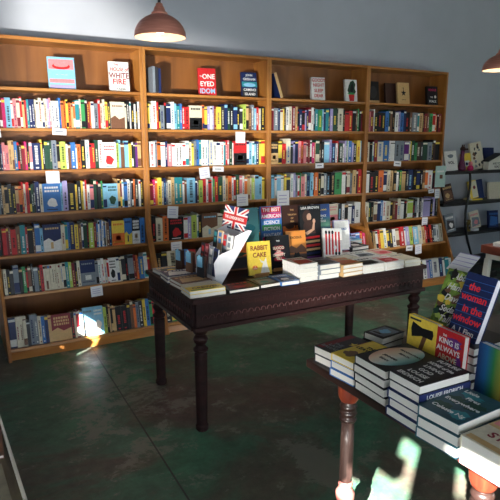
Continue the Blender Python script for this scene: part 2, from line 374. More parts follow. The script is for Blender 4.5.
def spine_book(b, q, tf):
    w, h, d, col = q['w'], q['h'], q['d'], q['col']
    mc = MP[col]; acc = MP[rng.choice(ACC[col])]
    if q['f']:
        th = min(.03, .02+rng.random()*.012); fa = MP[q['f']]
        b.box(0, 0, 0, w, .002, h, mc, tf); b.box(0, th-.002, 0, w, th, h, mc, tf); b.box(0, .002, 0, .002, th-.002, h, mc, tf)
        b.box(.002, .002, .003, w-.003, th-.002, h-.003, M_pages, tf)
        def pl(x0, z0, x1, z1, m): b.poly([tf @ Vector(p) for p in ((x0, -.0006, z0), (x1, -.0006, z0), (x1, -.0006, z1), (x0, -.0006, z1))], m)
        # title lines of blocky letters, and a picture block of uneven shapes
        kind = rng.random(); hz = rng.uniform(.05, .09)
        for k, zf in enumerate((.82, .70, .58)[:rng.choice((1, 2, 3))]):
            x = w*.12
            while x < w*.86:
                lw = w*rng.uniform(.07, .12); pl(x, h*zf, min(x+lw, w*.9), h*(zf+hz), fa); x += lw+w*.035
        kind = rng.random()
        if kind < .35:
            pl(0, 0, w, h*.5, fa); pl(w*.1, h*.12, w*.9, h*.16, mc); pl(w*.3, h*.22, w*.7, h*.4, acc)
            return
        if kind < .6:
            b.poly([tf @ Vector(p) for p in ((0, -.0004, 0), (w, -.0004, 0), (w, -.0004, h*.45), (w*.6, -.0004, h*.36), (w*.3, -.0004, h*.5), (0, -.0004, h*.4))], acc)
            pl(w*.4, h*.1, w*.55, h*.34, fa); return
        pts = []
        for a in range(11):
            an = 2*PI*a/11; rr = rng.uniform(.7, 1.1)
            pts.append(tf @ Vector((w*.5+w*.33*rr*math.cos(an), -.0006, h*.33+h*.2*rr*math.sin(an))))
        b.poly(pts, fa)
        pl(w*.2, h*.06, w*.8, h*.09, acc)
        return
    b.box(0, 0, 0, w, .002, h, mc, tf); t = min(.0016, w*.12)
    b.box(0, .002, 0, t, d, h, mc, tf); b.box(w-t, .002, 0, w, d, h, mc, tf)
    b.box(t, .002, .0025, w-t, d-.002, h-.003, M_pages, tf)
    def pl(x0, z0, x1, z1, m): b.poly([tf @ Vector(p) for p in ((x0, -.0005, z0), (x1, -.0005, z0), (x1, -.0005, z1), (x0, -.0005, z1))], m)
    st = rng.random()
    m = w*.32
    if st < .6:     # lettering running up the spine
        z = h*rng.uniform(.2, .3); ze = h*rng.uniform(.62, .9)
        while z < ze:
            l = rng.uniform(.004, .011); pl(m, z, w-m, z+l, acc); z += l+rng.uniform(.002, .006)
    if st > .6: pl(0.0002, h*.86, w-.0002, h*rng.uniform(.9, .97), acc)
    if st > .82: pl(0.0002, h*.05, w-.0002, h*rng.uniform(.2, .4), acc)
    if st < .3: pl(m, h*.06, w-m, h*.11, acc)

def book_tf(q):
    return Matrix.Translation((q['x'], q['yf']+q['inset']+(.0 if not q['tilt'] else .004), q['z']+.0006+(q['inset']*-math.tan(R(q['tilt'])))+(.001 if q['tilt'] else 0))) @ Matrix.Rotation(-R(q['tilt']), 4, 'X')

ORD = ['first', 'second', 'third', 'fourth', 'fifth', 'sixth', 'seventh', 'eighth', 'ninth', 'tenth', 'eleventh', 'twelfth', 'thirteenth', 'fourteenth', 'fifteenth']
SHW = {1: 'second', 2: 'third', 3: 'fourth', 4: 'fifth', 5: 'sixth', 6: 'seventh'}
def size_word(q):
    if q['f']: return 'face-out'
    if q['tall']: return 'tall'
    return 'thin' if q['w'] < .02 else ('thick' if q['w'] > .036 else 'mid-thick')
used = set()
def book_label(q):
    row = [p for p in q['row'] if not p['out']]; i = row.index(q); cw = CASE_LBL[q['c']]; nm = CN[q['col']]
    place = 'on %s shelf of %s bookcase' % (SHW[q['r']], cw)
    if q['f']:
        same = [p for p in row if p['f'] and p['col'] == q['col']]
        l = 'face-out %s book with %s lettering %s' % (nm, CN[q['f']], place)
        if len([p for p in same if p['f'] == q['f']]) > 1: l += ', right one' if same.index(q) else ', left one'
        return l
    a = row[i-1] if i else None; z = row[i+1] if i < len(row)-1 else None
    key = lambda p: (p['col'], row[row.index(p)-1]['col'] if row.index(p) else '', row[row.index(p)+1]['col'] if row.index(p) < len(row)-1 else '')
    same = [p for p in row if not p['f'] and p['col'] == q['col']]
    if len(same) == 1: return '%s book, the only %s spine %s' % (size_word(q), nm, place)
    if a and z and a['col'] != q['col'] and z['col'] != q['col'] and sum(1 for p in row if key(p) == key(q)) == 1:
        return '%s %s book between %s and %s ones %s' % (size_word(q), nm, CN[a['col']], CN[z['col']], place)
    return '%s %s book, %s %s spine from left %s' % (size_word(q), nm, ORD[same.index(q)] if same.index(q) < 15 else 'last', nm, place)
NSHELF = 190
ranked = sorted(specs, key=lambda q: -q['area'])
chosen = set(id(q) for q in ranked[:NSHELF])
mass = MB()
for q in specs:
    tf = book_tf(q)
    if id(q) in chosen:
        b = MB(); spine_book(b, q, Matrix.Identity(4)); o = b.build('book', fix=False)
        o.matrix_world = tf
        tag(o, book_label(q), 'book', '%s shelf of the %s bookcase' % (SHW[q['r']], CASE_LBL[q['c']]))
    else:
        spine_book(mass, q, tf)
o = mass.build('shelved_books', fix=False); o['kind'] = 'stuff'
tag(o, 'remaining slimmer and farther spines packed along the oak bookcase shelves', 'books')

# ------------------------------------------------------------------ books with parts (tables, top shelves, displays)
def make_book(label, w, th, h, cover, loc, rot=(0,0,0), group=None, back=None, pages=M_pages, art=None, spine_left=True, name='book', cat='book'):
    """standing book: x width, y thickness (front cover towards -y), z height, origin at the bottom centre of the front"""
    t = thing(name, label, cat, loc, 0, group, rot)
    cv = cover if not isinstance(cover, str) else MP[cover]; bk = back or cv
    b = MB(); e = .0022
    b.box(-w/2, 0, 0, w/2, e, h, cv); b.box(-w/2, th-e, 0, w/2, th, h, bk)
    if spine_left: b.box(-w/2, e, 0, -w/2+e, th-e, h, cv)
    else: b.box(w/2-e, e, 0, w/2, th-e, h, cv)
    b.build('cover', t, fix=False)
    b = MB()
    if spine_left: b.box(-w/2+e, e, .003, w/2-.003, th-e, h-.003, pages)
    else: b.box(-w/2+.003, e, .003, w/2-e, th-e, h-.003, pages)
    b.build('pages', t, fix=False)
    if art: art(t, w, h)
    return t
def shape(parent, pts, mat, lift=.0005, name='cover_art'):
    b = MB(); b.poly([(x, -lift, z) for x, z in pts], mat); return b.build(name, parent, fix=False)
def rect(x0, z0, x1, z1): return [(x0, z0), (x1, z0), (x1, z1), (x0, z1)]
def disc(cx, cz, rx, rz, n=20, j=0): return [(cx+rx*math.cos(2*PI*i/n)*(1+rng.uniform(-j, j)), cz+rz*math.sin(2*PI*i/n)*(1+rng.uniform(-j, j))) for i in range(n)]
def shapes(parent, lst, name='cover_art'):
    if 1 < len(lst) <= 3:
        for k, (pts, mat) in enumerate(lst): shape(parent, pts, mat if not isinstance(mat, str) else MP[mat], .0003+.00008*k, name)
        return
    b = MB()
    for k, (pts, mat) in enumerate(lst):
        b.poly([(x, -.0003-.00008*k, z) for x, z in pts], mat if not isinstance(mat, str) else MP[mat])
    return b.build(name, parent, fix=False)
def lines(lst, mat, **kw):
    def f(t, w, h):
        for s, size, fx, fz in lst: text(t, s, size, w*fx, h*fz, mat if not isinstance(mat, str) else MP[mat], **kw)
    return f

# flat piles ---------------------------------------------------------------
def pile(x, y, z0, n, th, w, h, yaw, cover, labels, group, art=None, jit=.004, jrot=1.5, spines=None, covers=None):
    """n books lying on their backs; yaw turns the reading direction; (x,y) is the centre"""
    z = z0
    for k in range(n):
        top = k == n-1
        a = R(yaw + (rng.uniform(-jrot, jrot) if not top else 0)); jx, jy = (rng.uniform(-jit, jit), rng.uniform(-jit, jit)) if not top else (0, 0)
        # local z (height) -> horizontal: centre the book on (x,y)
        up = Vector((-math.sin(a), math.cos(a)))
        z += th + .0006
        cx, cy = x+jx - up.x*h/2, y+jy - up.y*h/2
        cv = covers[k] if covers else cover
        make_book(labels[k], w, th, h, cv, (cx, cy, z), (-PI/2, 0, a), group, art=(art if top else None), spine_left=not (spines and spines[k]))
    return z

# top shelf books ------------------------------------------------------------
ZT = SH[1][0] + .0008
def stand(label, X, Y, w, th, h, cover, lean=8, yaw=0, art=None, z=ZT, group=None, **kw):
    return make_book(label, w, th, h, cover, (X, Y, z + th*math.sin(R(lean))*0), (-R(lean), 0, R(yaw)), group, art=art, **kw)
def art_blue(t, w, h):
    shapes(t, [(rect(-w*.46, h*.62, w*.46, h*.93), 'p'), (disc(0, h*.72, w*.33, h*.10), 'r'), (disc(0, h*.76, w*.27, h*.07), 'p'),
               (rect(-w*.46, h*.34, w*.46, h*.58), 'c'), (rect(-w*.46, h*.20, w*.46, h*.32), 'p'), (rect(-w*.46, h*.04, w*.46, h*.14), 'V')])
    text(t, '— . ·  — . —', .016, 0, h*.46, MP['w'])
stand('pale blue and pink book standing face out, left on leftmost top shelf', .84, 4.52, .20, .028, .245, 'c', art=art_blue, yaw=-4, group='face-out books on the top shelves')
def art_fire(t, w, h):
    text(t, 'THE', .022, -.02, h*.9, MP['r'])
    text(t, 'HOUSE of', .042, 0, h*.74, MP['r'], font_shear=.3, sx=.8); text(t, 'WHITE', .062, 0, h*.53, MP['R'], sx=.82); text(t, 'FIRE', .06, 0, h*.33, MP['r'])
    text(t, 'a memoir', .017, 0, h*.19, MP['g']); text(t, 'FUNDER', .02, .01, h*.09, MP['k'])
stand('white book with big red title lettering, right on leftmost top shelf', 1.29, 4.52, .162, .03, .24, 'w', art=art_fire, yaw=-4, group='face-out books on the top shelves')
def art_oneeyed(t, w, h):
    text(t, 'THE', .018, -.048, h*.7, MP['w']); text(t, 'ONE', .06, .015, h*.69, MP['w'], sx=.9); text(t, 'EYED', .06, 0, h*.42, MP['w'], sx=.9); text(t, 'IDOM', .06, 0, h*.16, MP['c'], sx=.9)
stand('red book with large white capitals, on second bookcase top shelf', 2.075, 4.52, .16, .028, .24, 'r', art=art_oneeyed, yaw=-12, lean=11, group='face-out books on the top shelves')
def art_camino(t, w, h):
    shapes(t, [(rect(-w*.5, h*.42, w*.5, h*.62), 't'), (disc(0, h*.5, w*.4, h*.08), 'c'), (rect(-w*.5, 0, w*.5, h*.36), 'K')])
    text(t, 'JOHN', .026, 0, h*.88, MP['w']); text(t, 'GRISHAM', .03, 0, h*.72, MP['w']); text(t, 'CAMINO', .032, 0, h*.3, MP['w']); text(t, 'ISLAND', .032, 0, h*.13, MP['w'])
stand('blue-grey book with white lettering, right end of second bookcase top shelf', 2.51, 4.53, .155, .03, .228, 'B', art=art_camino, yaw=-3, group='face-out books on the top shelves')
b = make_book('slim grey and pink spine on second bookcase top shelf', .15, .022, .205, 'g', (1.56, 4.50, ZT), (0, 0, PI/2), 'upright books on second bookcase top shelf')
b = make_book('dark blue spine beside the grey one, second bookcase top shelf', .15, .02, .20, 'K', (1.587, 4.505, ZT), (0, 0, PI/2), 'upright books on second bookcase top shelf')
b = make_book('charcoal book leaning right, second bookcase top shelf', .15, .022, .195, 'B', (1.615, 4.52, ZT), (0, 0, PI/2), 'upright books on second bookcase top shelf')
make_book('tan book leaning against the panel, third bookcase top shelf', .16, .032, .235, 's', (2.84, 4.56, ZT+.011), (-R(20), 0, PI/2), None, pages=MP['s'], back=MP['B'])
def art_red(t, w, h):
    for k, (s, z) in enumerate((('GOODY', .87), ('NIGHT', .66), ('SLEEP', .42), ('DEAR', .2))): text(t, s, .045, .004, h*z, MP['r'], sx=.86)
stand('white book with four crowded lines of red capitals, third bookcase top shelf', 3.285, 4.53, .145, .038, .222, 'w', art=art_red, yaw=-10, lean=6, group='face-out books on the top shelves')
def art_plant(t, w, h):
    shapes(t, [([(-w*.2, h*.36), (-w*.32, h*.5), (-w*.2, h*.72), (-w*.05, h*.9), (w*.2, h*.97), (w*.38, h*.8), (w*.3, h*.6), (w*.4, h*.45), (w*.2, h*.32)], 'D'),
               ([(-w*.1, h*.5), (-w*.02, h*.72), (w*.15, h*.85), (w*.2, h*.6), (w*.1, h*.4)], 'k'), (disc(0, h*.36, w*.3, h*.05, j=.2), 'G'), ([(-w*.18, h*.03), (w*.2, h*.03), (w*.26, h*.32), (-w*.24, h*.32)], 'r')])
stand('white book with a dark leafy plant in a red pot, third bookcase top shelf', 3.705, 4.53, .145, .03, .225, 'w', art=art_plant, yaw=-4, group='face-out books on the top shelves')
stand('black book in the shadow at the left of the rightmost top shelf', 4.02, 4.55, .15, .03, .225, 'k', yaw=-3, group='face-out books on the top shelves', art=lambda t, w, h: (shapes(t, [(disc(0, h*.5, w*.3, h*.3, j=.1), 'K')]), shapes(t, [(rect(-w*.5, 0, w*.5, h*.12), 's')], 'cover_band')))
stand('dark book behind the tan star book, rightmost top shelf', 4.32, 4.61, .14, .025, .225, 'N', yaw=-3)
def star(cx, cz, r): return [(cx+(r if i % 2 == 0 else r*.42)*math.sin(PI*i/5), cz+(r if i % 2 == 0 else r*.42)*math.cos(PI*i/5)) for i in range(10)]
stand('tan book with a single black star, rightmost bookcase top shelf', 4.435, 4.53, .155, .03, .23, 's', lean=9, yaw=-5, art=lambda t, w, h: (shapes(t, [(star(0, h*.52, w*.24), 'k'), (disc(-w*.02, h*.75, w*.035, h*.04), 'k'), (rect(-w*.02, h*.62, w*.02, h*.74), 'k')]), text(t, 'HAMILTON', .011, 0, h*.2, MP['k'])))
stand('black book with pink title and white lettering, rightmost top shelf', 4.875, 4.53, .155, .034, .21, 'k', yaw=-3, group='face-out books on the top shelves',
      art=lambda t, w, h: (text(t, 'ROGUE', .034, 0, h*.8, MP['m']), text(t, 'THE', .022, -.015, h*.42, MP['w']), text(t, 'FORCE', .034, 0, h*.2, MP['w']), shapes(t, [(disc(w*.26, h*.45, w*.1, w*.1), 'w')])))
# star booklet on the panel end, level with the fourth shelf
# flat salmon book lying on the fifth row of third bookcase
# ------------------------------------------------------------------ shelf tags
TAGS = [  # X, shelf, width, height, drop(below the shelf top), label
 (.78, 2, .105, .05, .0, 'small white label strip on leftmost bookcase, third shelf edge'),
 (.34, 2, .05, .06, .01, 'cut-off white label at the far left shelf edge'),
 (.705, 3, .10, .095, .01, 'white note card hanging under third row, leftmost bookcase'),
 (.955, 6, .095, .085, .01, 'white note card above bottom row of leftmost bookcase'),
 (2.36, 2, .10, .10, .015, 'tilted white card hanging over red book, second bookcase'),
 (1.99, 3, .10, .10, .012, 'white card hanging left of a flat label, second bookcase'),
 (2.13, 3, .11, .045, .008, 'flat white label right of a hanging card, second bookcase'),
 (1.685, 4, .10, .105, .012, 'white card under fourth row, left end of second bookcase'),
 (1.70, 5, .10, .105, .012, 'white card under fifth row, left end of second bookcase'),
 (2.37, 4, .12, .11, -.06, 'white card standing up behind the flag display'),
 (2.82, 4, .14, .17, -.075, 'large white card at left end of third bookcase'),
 (3.25, 3, .10, .05, .0, 'narrow white label on third bookcase shelf edge'),
 (4.30, 3, .105, .055, .0, 'narrow white label on rightmost bookcase below dark books'),
 (4.83, 4, .09, .045, .0, 'small pinkish label near the right end of rightmost bookcase'),
 (4.93, 4, .08, .11, .0, 'pale card hanging beside the small label, rightmost bookcase end'),
 (4.745, 5, .09, .11, .0, 'white card under upright lilac book, rightmost bookcase'),
 (4.40, 6, .10, .06, .0, 'small slanted white label under leaning books, rightmost bookcase'),
 (4.535, 6, .10, .11, .0, 'white card hanging beside slanted label, rightmost bookcase')]
for x, k, w, h, dr, lab in TAGS:
    x *= 1.007
    z, yf, tilt = SH[k]
    b = MB(); b.box(-w/2, -.0012, -h, w/2, 0, 0, M_paper)
    for q in range(3):
        if h > .07: b.poly([(-w*.36, -.0014, -h*(.3+.2*q)), (w*.3, -.0014, -h*(.3+.2*q)), (w*.3, -.0014, -h*(.26+.2*q)), (-w*.36, -.0014, -h*(.26+.2*q))], MP['V'])
    if h <= .07: b.poly([(-w*.3, -.0014, -h*.6), (w*.3, -.0014, -h*.6), (w*.3, -.0014, -h*.4), (-w*.3, -.0014, -h*.4)], MP['g'])
    o = b.build('shelf_label', fix=False); o.location = (x, yf-.003, z-dr); o.rotation_euler = (R(-2), R(rng.uniform(-6, 6)), 0)
    tag(o, lab, 'label card', 'white cards on the shelf edges')

# ------------------------------------------------------------------ carved table
M_carv = speckled('carving_highlight', (78,40,38), .5, .2, 20)  # lighter red-brown, the carving's highlights put into its colour
def carved_table():
    X0, X1, Y0, Y1 = 1.05, 2.745, 2.51, 3.29; ZT1 = .78
    t = thing('carved_table', 'long dark carved wooden table covered with books in front of bookcases', 'table', ((X0+X1)/2, (Y0+Y1)/2, 0))
    ox, oy = (X0+X1)/2, (Y0+Y1)/2; hx, hy = (X1-X0)/2, (Y1-Y0)/2
    b = MB(); b.box(-hx, -hy, ZT1-.026, hx, hy, ZT1, M_dark); b.build('tabletop', t, bevel=.004)
    for s in (-1, 1):
        b = MB(); b.box(-hx+.02, s*(hy-.02)-.012, .615, hx-.02, s*(hy-.02)+.012, .754, M_dark); b.box(-hx+.006, s*(hy-.012)-.018, .600, hx-.006, s*(hy-.012)+.018, .624, M_dark)
        ap = b.build('apron', t, bevel=.003)
        b = MB(); y = s*(hy-.02)+s*.012; n = 40
        for k in range(n):
            x = -hx+.05+(2*hx-.1)*(k+.5)/n; r = .015
            pts = [(x+r*math.cos(PI*a/8), y+s*.003, .665+r*1.3*math.sin(PI*a/8)) for a in range(9)]
            b.tube(pts, .0024, M_carv, 5); b.box(x-.004, y-.004, .64, x+.004, y+.005, .685, M_dark)
            b.box(x-.014, y-.003, .715, x+.002, y+.005, .735, M_dark)
        b.build('carving', ap)['kind'] = 'stuff'
        b = MB(); b.box(s*(hx-.02)-.012, -hy+.032, .615, s*(hx-.02)+.012, hy-.032, .754, M_dark); b.box(s*(hx-.014)-.016, -hy+.03, .600, s*(hx-.014)+.016, hy-.03, .624, M_dark)
        ap = b.build('apron', t, bevel=.003)
        b = MB(); x = s*(hx-.02)+s*.012; n = 17
        for k in range(n):
            yy = -hy+.06+(2*hy-.12)*(k+.5)/n; r = .015
            pts = [(x+s*.003, yy+r*math.cos(PI*a/8), .665+r*1.3*math.sin(PI*a/8)) for a in range(9)]
            b.tube(pts, .0024, M_carv, 5); b.box(x-.004, yy-.004, .64, x+.005, yy+.004, .685, M_dark); b.box(x-.003, yy-.014, .715, x+.005, yy+.002, .735, M_dark)
        b.build('carving', ap)['kind'] = 'stuff'
    prof = [(.030, 0), (.036, .01), (.036, .03), (.031, .04), (.033, .20), (.035, .40), (.036, .455), (.030, .465), (.040, .475), (.042, .485), (.030, .497), (.024, .508), (.034, .522), (.041, .54), (.034, .556), (.024, .566), (.036, .575), (.050, .598), (.052, .60)]
    for sx in (-1, 1):
        for sy in (-1, 1):
            b = MB(); b.lathe(prof, M_dark, 20, (hx-.045 if sx > 0 else -hx+.062, sy*(hy-.055))); b.build('leg', t, smooth=False)
    return t
carved_table()

# ------------------------------------------------------------------ near table
def near_table():
    X0, X1, Y0, Y1 = 1.135, 2.32, .15, 1.605
    t = thing('near_table', 'dark wooden table with turned legs at lower right holding book piles', 'table', ((X0+X1)/2, (Y0+Y1)/2, 0))
    hx, hy = (X1-X0)/2, (Y1-Y0)/2
    b = MB(); b.box(-hx, -hy, .742, hx, hy, .775, M_dark2); b.build('tabletop', t, bevel=.005)
    for s in (-1, 1):
        b = MB(); y_ = hy-.135 if s > 0 else -hy+.725; b.box(-hx+.14, y_-.01, .68, hx-.14, y_+.01, .742, M_dark2); b.build('apron', t)
        b = MB(); b.box(s*(hx-.105)-.01, -hy+.77, .68, s*(hx-.105)+.01, hy-.18, .742, M_dark2); b.build('apron', t)
    blk = [(.030, .635), (.036, .645), (.041, .66), (.044, .70), (.045, .742)]
    rings = [(.024, .552), (.030, .555), (.034, .563), (.030, .571), (.025, .576), (.030, .580), (.034, .588), (.030, .597), (.025, .602), (.030, .606), (.034, .615), (.030, .624), (.026, .629), (.030, .635)]
    col = [(.024, .30), (.026, .33), (.026, .46), (.0245, .552)]
    bulb = [(.022, 0), (.026, .02), (.022, .05), (.027, .09), (.030, .13), (.025, .155), (.020, .165), (.028, .19), (.036, .225), (.037, .25), (.027, .268), (.025, .276), (.029, .285), (.024, .30)]
    for sx in (-1, 1):
        for sy in (-1, 1):
            c = (sx*(hx-.105), sy*(hy-.135))
            if sy == -1: c = (c[0], -hy+.725)
            b = MB(); b.lathe(rings, M_dark2, 24, c); b.lathe(col, M_legb, 24, c)
            lg = b.build('leg', t)
            b = MB(); b.lathe(blk, M_leg2, 24, c); b.build('leg_cap', lg)
            b = MB(); b.lathe(bulb, M_legp, 24, c); b.build('leg_foot', lg)
            for o in (lg, *lg.children):
                for p in o.data.polygons: p.use_smooth = len(p.vertices) == 4
    return t
near_table()
Z2 = .7757
G2 = 'books piled on the near table'
def L(top, under, n): return ['%s' % u for u in under[:n-1]] + [top]
def und(col, desc, n):
    return [('%s copy directly on the table, %s' if k == 0 else '%s copy ' + ['', 'second', 'third', 'fourth'][k] + ' from the bottom, %s') % (col, desc) for k in range(n-1)]
def starart(t, w, h):
    shapes(t, [(star(.03, h*.62, .022), 'y'), (rect(-w*.45, h*.05, -w*.2, h*.95), 'R'), (rect(w*.3, h*.5, w*.45, h*.95), 'R')])
    text(t, 'THE\nLAST\nBALLAD', .024, -.005, h*.28, MP['g'])
pile(1.252, 1.525, Z2, 2, .031, .115, .20, -83, 'K', und('charcoal', 'at the far left corner pile', 2) + ['charcoal and maroon cover with a star, far left corner pile'], G2, starart)
pile(1.235, 1.39, Z2, 3, .0275, .118, .205, -86, 'y', und('yellow', 'in the pile under the yellow cover', 3) + ['yellow cover with black lettering on the second near-table pile'], G2,
     lambda t, w, h: (text(t, 'THE\nLEAVERS', .026, 0, h*.62, MP['k']), shapes(t, [(disc(-w*.1, h*.25, w*.25, h*.12, j=.3), 'n'), (disc(w*.25, h*.82, w*.12, h*.08, j=.3), 'k')])), covers=['b', 'b', 'y'])
M_oval = axis_gradient('oval_sky_picture', 0, -.07, .07, [(0, (214,150,106)), (.3, (232,206,176)), (.55, (228,228,216)), (.8, (150,206,204)), (1, (60,140,150))])
def ovalart(t, w, h):
    b = MB(); b.poly([(x, -.0006, z) for x, z in disc(0, h*.5, w*.44, h*.46, 36)], M_oval); b.build('cover_picture', t, fix=False)
    text(t, 'MANHATTAN', .015, .01, h*.72, MP['k'], y=-.0006); text(t, 'BEACH', .015, .01, h*.60, MP['k'], y=-.0006); text(t, 'JENNIFER', .015, 0, h*.38, MP['k'], y=-.0006); text(t, 'EGAN', .015, 0, h*.26, MP['k'], y=-.0006)
pile(1.24, 1.236, Z2, 4, .030, .152, .228, -92, 'k', und('black-bound', 'under the oval-picture book', 4) + ['black book with a pale oval sky picture, topmost of its pile'], G2, ovalart)
def erd(t, w, h):
    for k, s in enumerate(('FUTURE', 'HOME of the', 'LIVING', 'GOD', 'LOUISE', 'ERDRICH')): text(t, s, .025, 0, h*(.89-.155*k), MP['w'], sx=.92 if k != 1 else .7)
pile(1.205, 1.065, Z2, 5, .0285, .128, .205, -91, 'k', und('dark blue', 'under the black title-covered book', 5) + ['black book filled with white hand-drawn capitals, topmost of pile'], G2, erd, covers=['B', 'B', 'B', 'B', 'k'], spines=[0, 0, 0, 1, 0])
def erdspine():
    t = [o for o in bpy.data.objects if o.get('label', '').startswith('dark blue copy fourth')][0]
    text(t, 'LOUISE ERDRICH', .019, .0645, .10, MP['w'], y=-0, rot=(PI/2, 0, 0), name='spine_title')
    s = [c for c in t.children if c.name.startswith('spine_title')][0]
    s.location = (.0645, .0145, .10); s.rotation_euler = (0, 0, 0)
    s.matrix_local = Matrix.Translation((.0647, .0145, .10)) @ Matrix(((0, 0, 1, 0), (0, -1, 0, 0), (1, 0, 0, 0), (0, 0, 0, 1))).to_3x3().to_4x4()
erdspine()
M_leafy = speckled('teal_leaf_blotch', (24,88,84), .4, .7, 14)
M_deept = speckled('deep_teal_cover', (20,74,88), .4, .4, 12)
def tealart(t, w, h):
    shapes(t, [(disc(-w*.2, h*.25, w*.22, h*.12, j=.3), 'D'), (disc(w*.2, h*.55, w*.25, h*.14, j=.3), 'D'), (disc(-w*.1, h*.8, w*.25, h*.09, j=.3), 't'), (disc(w*.25, h*.2, w*.2, h*.12, j=.3), 't'), (disc(-w*.22, h*.55, w*.18, h*.1, j=.3), 'D')])
    for s, x, z in (('Little', -.025, .88), ('Fires', .005, .70), ('Everywhere', .0, .50), ('Celeste Ng', .0, .20)): text(t, s, .023, x, h*z, MP['w'])
pile(1.195, .932, Z2, 3, .0325, .135, .205, -87, M_deept, und('blue-green', 'under the teal blotched cover', 3) + ['teal and green blotched cover with white words, topmost of pile'], G2, tealart)
def storart(t, w, h):
    shapes(t, [(rect(-w*.5, h*.48, w*.5, h), 's'), (rect(-w*.47, h*.55, w*.47, h*.7), 'p')])
    text(t, 'STORIES', .042, .03, h*.30, MP['R']); text(t, 'LATE', .06, -.01, h*.78, MP['R'])
    shapes(t, [(rect(-w*.45, h*.03, w*.45, h*.13), 's')])
pile(1.20, .765, Z2, 2, .04, .165, .22, -90, 'W', und('thick pink-edged', 'at the sunlit near corner', 2) + ['thick cream book with large maroon capitals in the sun'], G2, storart, covers=['p', 'W'])
pile(1.44, 1.51, Z2, 3, .028, .095, .13, -82, 'k', und('black', 'in the small pile behind the yellow one', 3) + ['black book with a pale blue picture behind the yellow pile'], G2,
     lambda t, w, h: shapes(t, [(rect(-w*.38, h*.12, w*.4, h*.85), 'g'), (disc(0, h*.5, w*.2, h*.2, j=.3), 'c'), (rect(-w*.3, h*.2, w*.1, h*.3), 'k')]))
# small twig bowl thing behind: a brown wooden coaster
# standing books of the near table
def axeart(t, w, h):
    shapes(t, [([(-.022, .05), (-.004, .05), (.028, .150), (.010, .155)], 'n'), ([(-.046, .128), (-.052, .158), (-.046, .184), (.0, .172), (.05, .176), (.055, .160), (.050, .142), (.0, .142)], 'k'), (rect(-w*.45, h*.93, -w*.05, h*.965), 'K')])
make_book('bright yellow book with a black axe standing upright on near table', .136, .024, .205, 'y', (1.405, 1.296, Z2), (R(-3), 0, R(-92)), None, art=axeart)
M_king = speckled('red_purple_blotch', (206,34,40), .4, .5, 9)
def kingart(t, w, h):
    shapes(t, [(disc(w*.15, h*.82, w*.3, h*.09, j=.3), 'v'), (disc(w*.36, h*.5, w*.1, h*.16, j=.3), 'v')])
    for s, z, m in (('KING IS', .80, 'w'), ('ALWAYS', .66, 'w'), ('ABOVE', .52, 'W')): text(t, s, .026, 0, h*z, MP[m])
    text(t, 'THE', .010, -.02, h*.9, MP['w'])
make_book('red book with white capitals standing beside the axe book', .128, .024, .20, 'r', (1.40, 1.172, Z2), (R(-3), 0, R(-94)), None, art=kingart)
M_rain = axis_gradient('rainbow_cover', 0, -.07, .07, [(0, (24,34,92)), (.3, (30,96,150)), (.52, (50,128,70)), (.74, (150,140,52)), (.9, (160,44,40)), (1, (140,40,44))])
make_book('rainbow-striped book standing at the right edge, blue to red', .125, .03, .20, M_rain, (1.40, 1.0, Z2), (R(-3), 0, R(-96)), None, pages=M_paper)
z = pile(1.56, 1.185, Z2, 5, .029, .14, .20, -88, 'k', und('black', 'in the pile behind the upright red book', 5) + ['black book directly under the leaning navy thriller'], G2, covers=['N', 'k', 'K', 'N', 'k'])
z2 = pile(1.60, 1.355, Z2, 5, .029, .14, .17, -88, 'K', und('charcoal', 'in the pile under the leafy cover', 5) + ['charcoal book directly under the leaning leafy cover'], G2, covers=['K', 'B', 'k', 'K', 'K'])
M_leaf = speckled('green_leaf_print', (110,140,50), .45, .8, 26)
def sedart(t, w, h):
    L_ = []
    for k in range(44):
        x, zz = rng.uniform(-w*.42, w*.42), rng.uniform(h*.05, h*.95)
        L_.append((disc(x, zz, rng.uniform(.009, .022), rng.uniform(.009, .02), 9, .35), rng.choice(['y', 'l', 'D', 'k', 'l', 'k', 'n'])))
    shapes(t, L_)
    for s, zf in (('Abbi', .88), ('Hands', .69), ('David', .49), ('Sedari', .29), ('Tally', .11)): text(t, s, .034, 0, h*zf, MP['w'], font_shear=.35, y=-.0025)
make_book('leafy green and yellow cover with white script, leaning back', .135, .022, .215, M_leaf, (1.555, 1.325, z2), (R(-24), 0, R(-90)), None, art=sedart)
M_hot = speckled('hot_red_ink', (236,44,56), .4, .05)
def womart(t, w, h):
    for k in range(9): shapes(t, [(rect(-w*.5, h*(.08+.1*k), w*.5, h*(.088+.1*k)), 'b')], 'cover_line')
    for s, zf, x in (('the', .79, -.012), ('woman', .63, 0), ('in the', .45, .01), ('window', .29, 0)): text(t, s, .037, x, h*zf, M_hot, y=-.001)
    text(t, 'A. J. Finn', .027, 0, h*.11, MP['w'], y=-.001)
make_book('navy book with red lowercase title, leaning back on a pile', .127, .028, .232, 'B', (1.497, 1.20, z+.002), (R(-21), 0, R(-94)), None, art=womart, pages=M_paper)
make_book('brown and orange book leaning at the right edge behind navy one', .125, .03, .20, 'N', (1.60, 1.015, z-.02), (R(-20), 0, R(-92)), None, art=lambda t, w, h: shapes(t, [(rect(-w*.1, h*.1, w*.5, h*.9), 'o'), (disc(w*.25, h*.35, w*.2, h*.2), 'k')]))
pile(1.62, 1.015, Z2, 4, .0345, .13, .19, -90, 'n', und('brown', 'in the rightmost pile behind rainbow book', 4) + ['brown book directly under the leaning orange book'], G2)
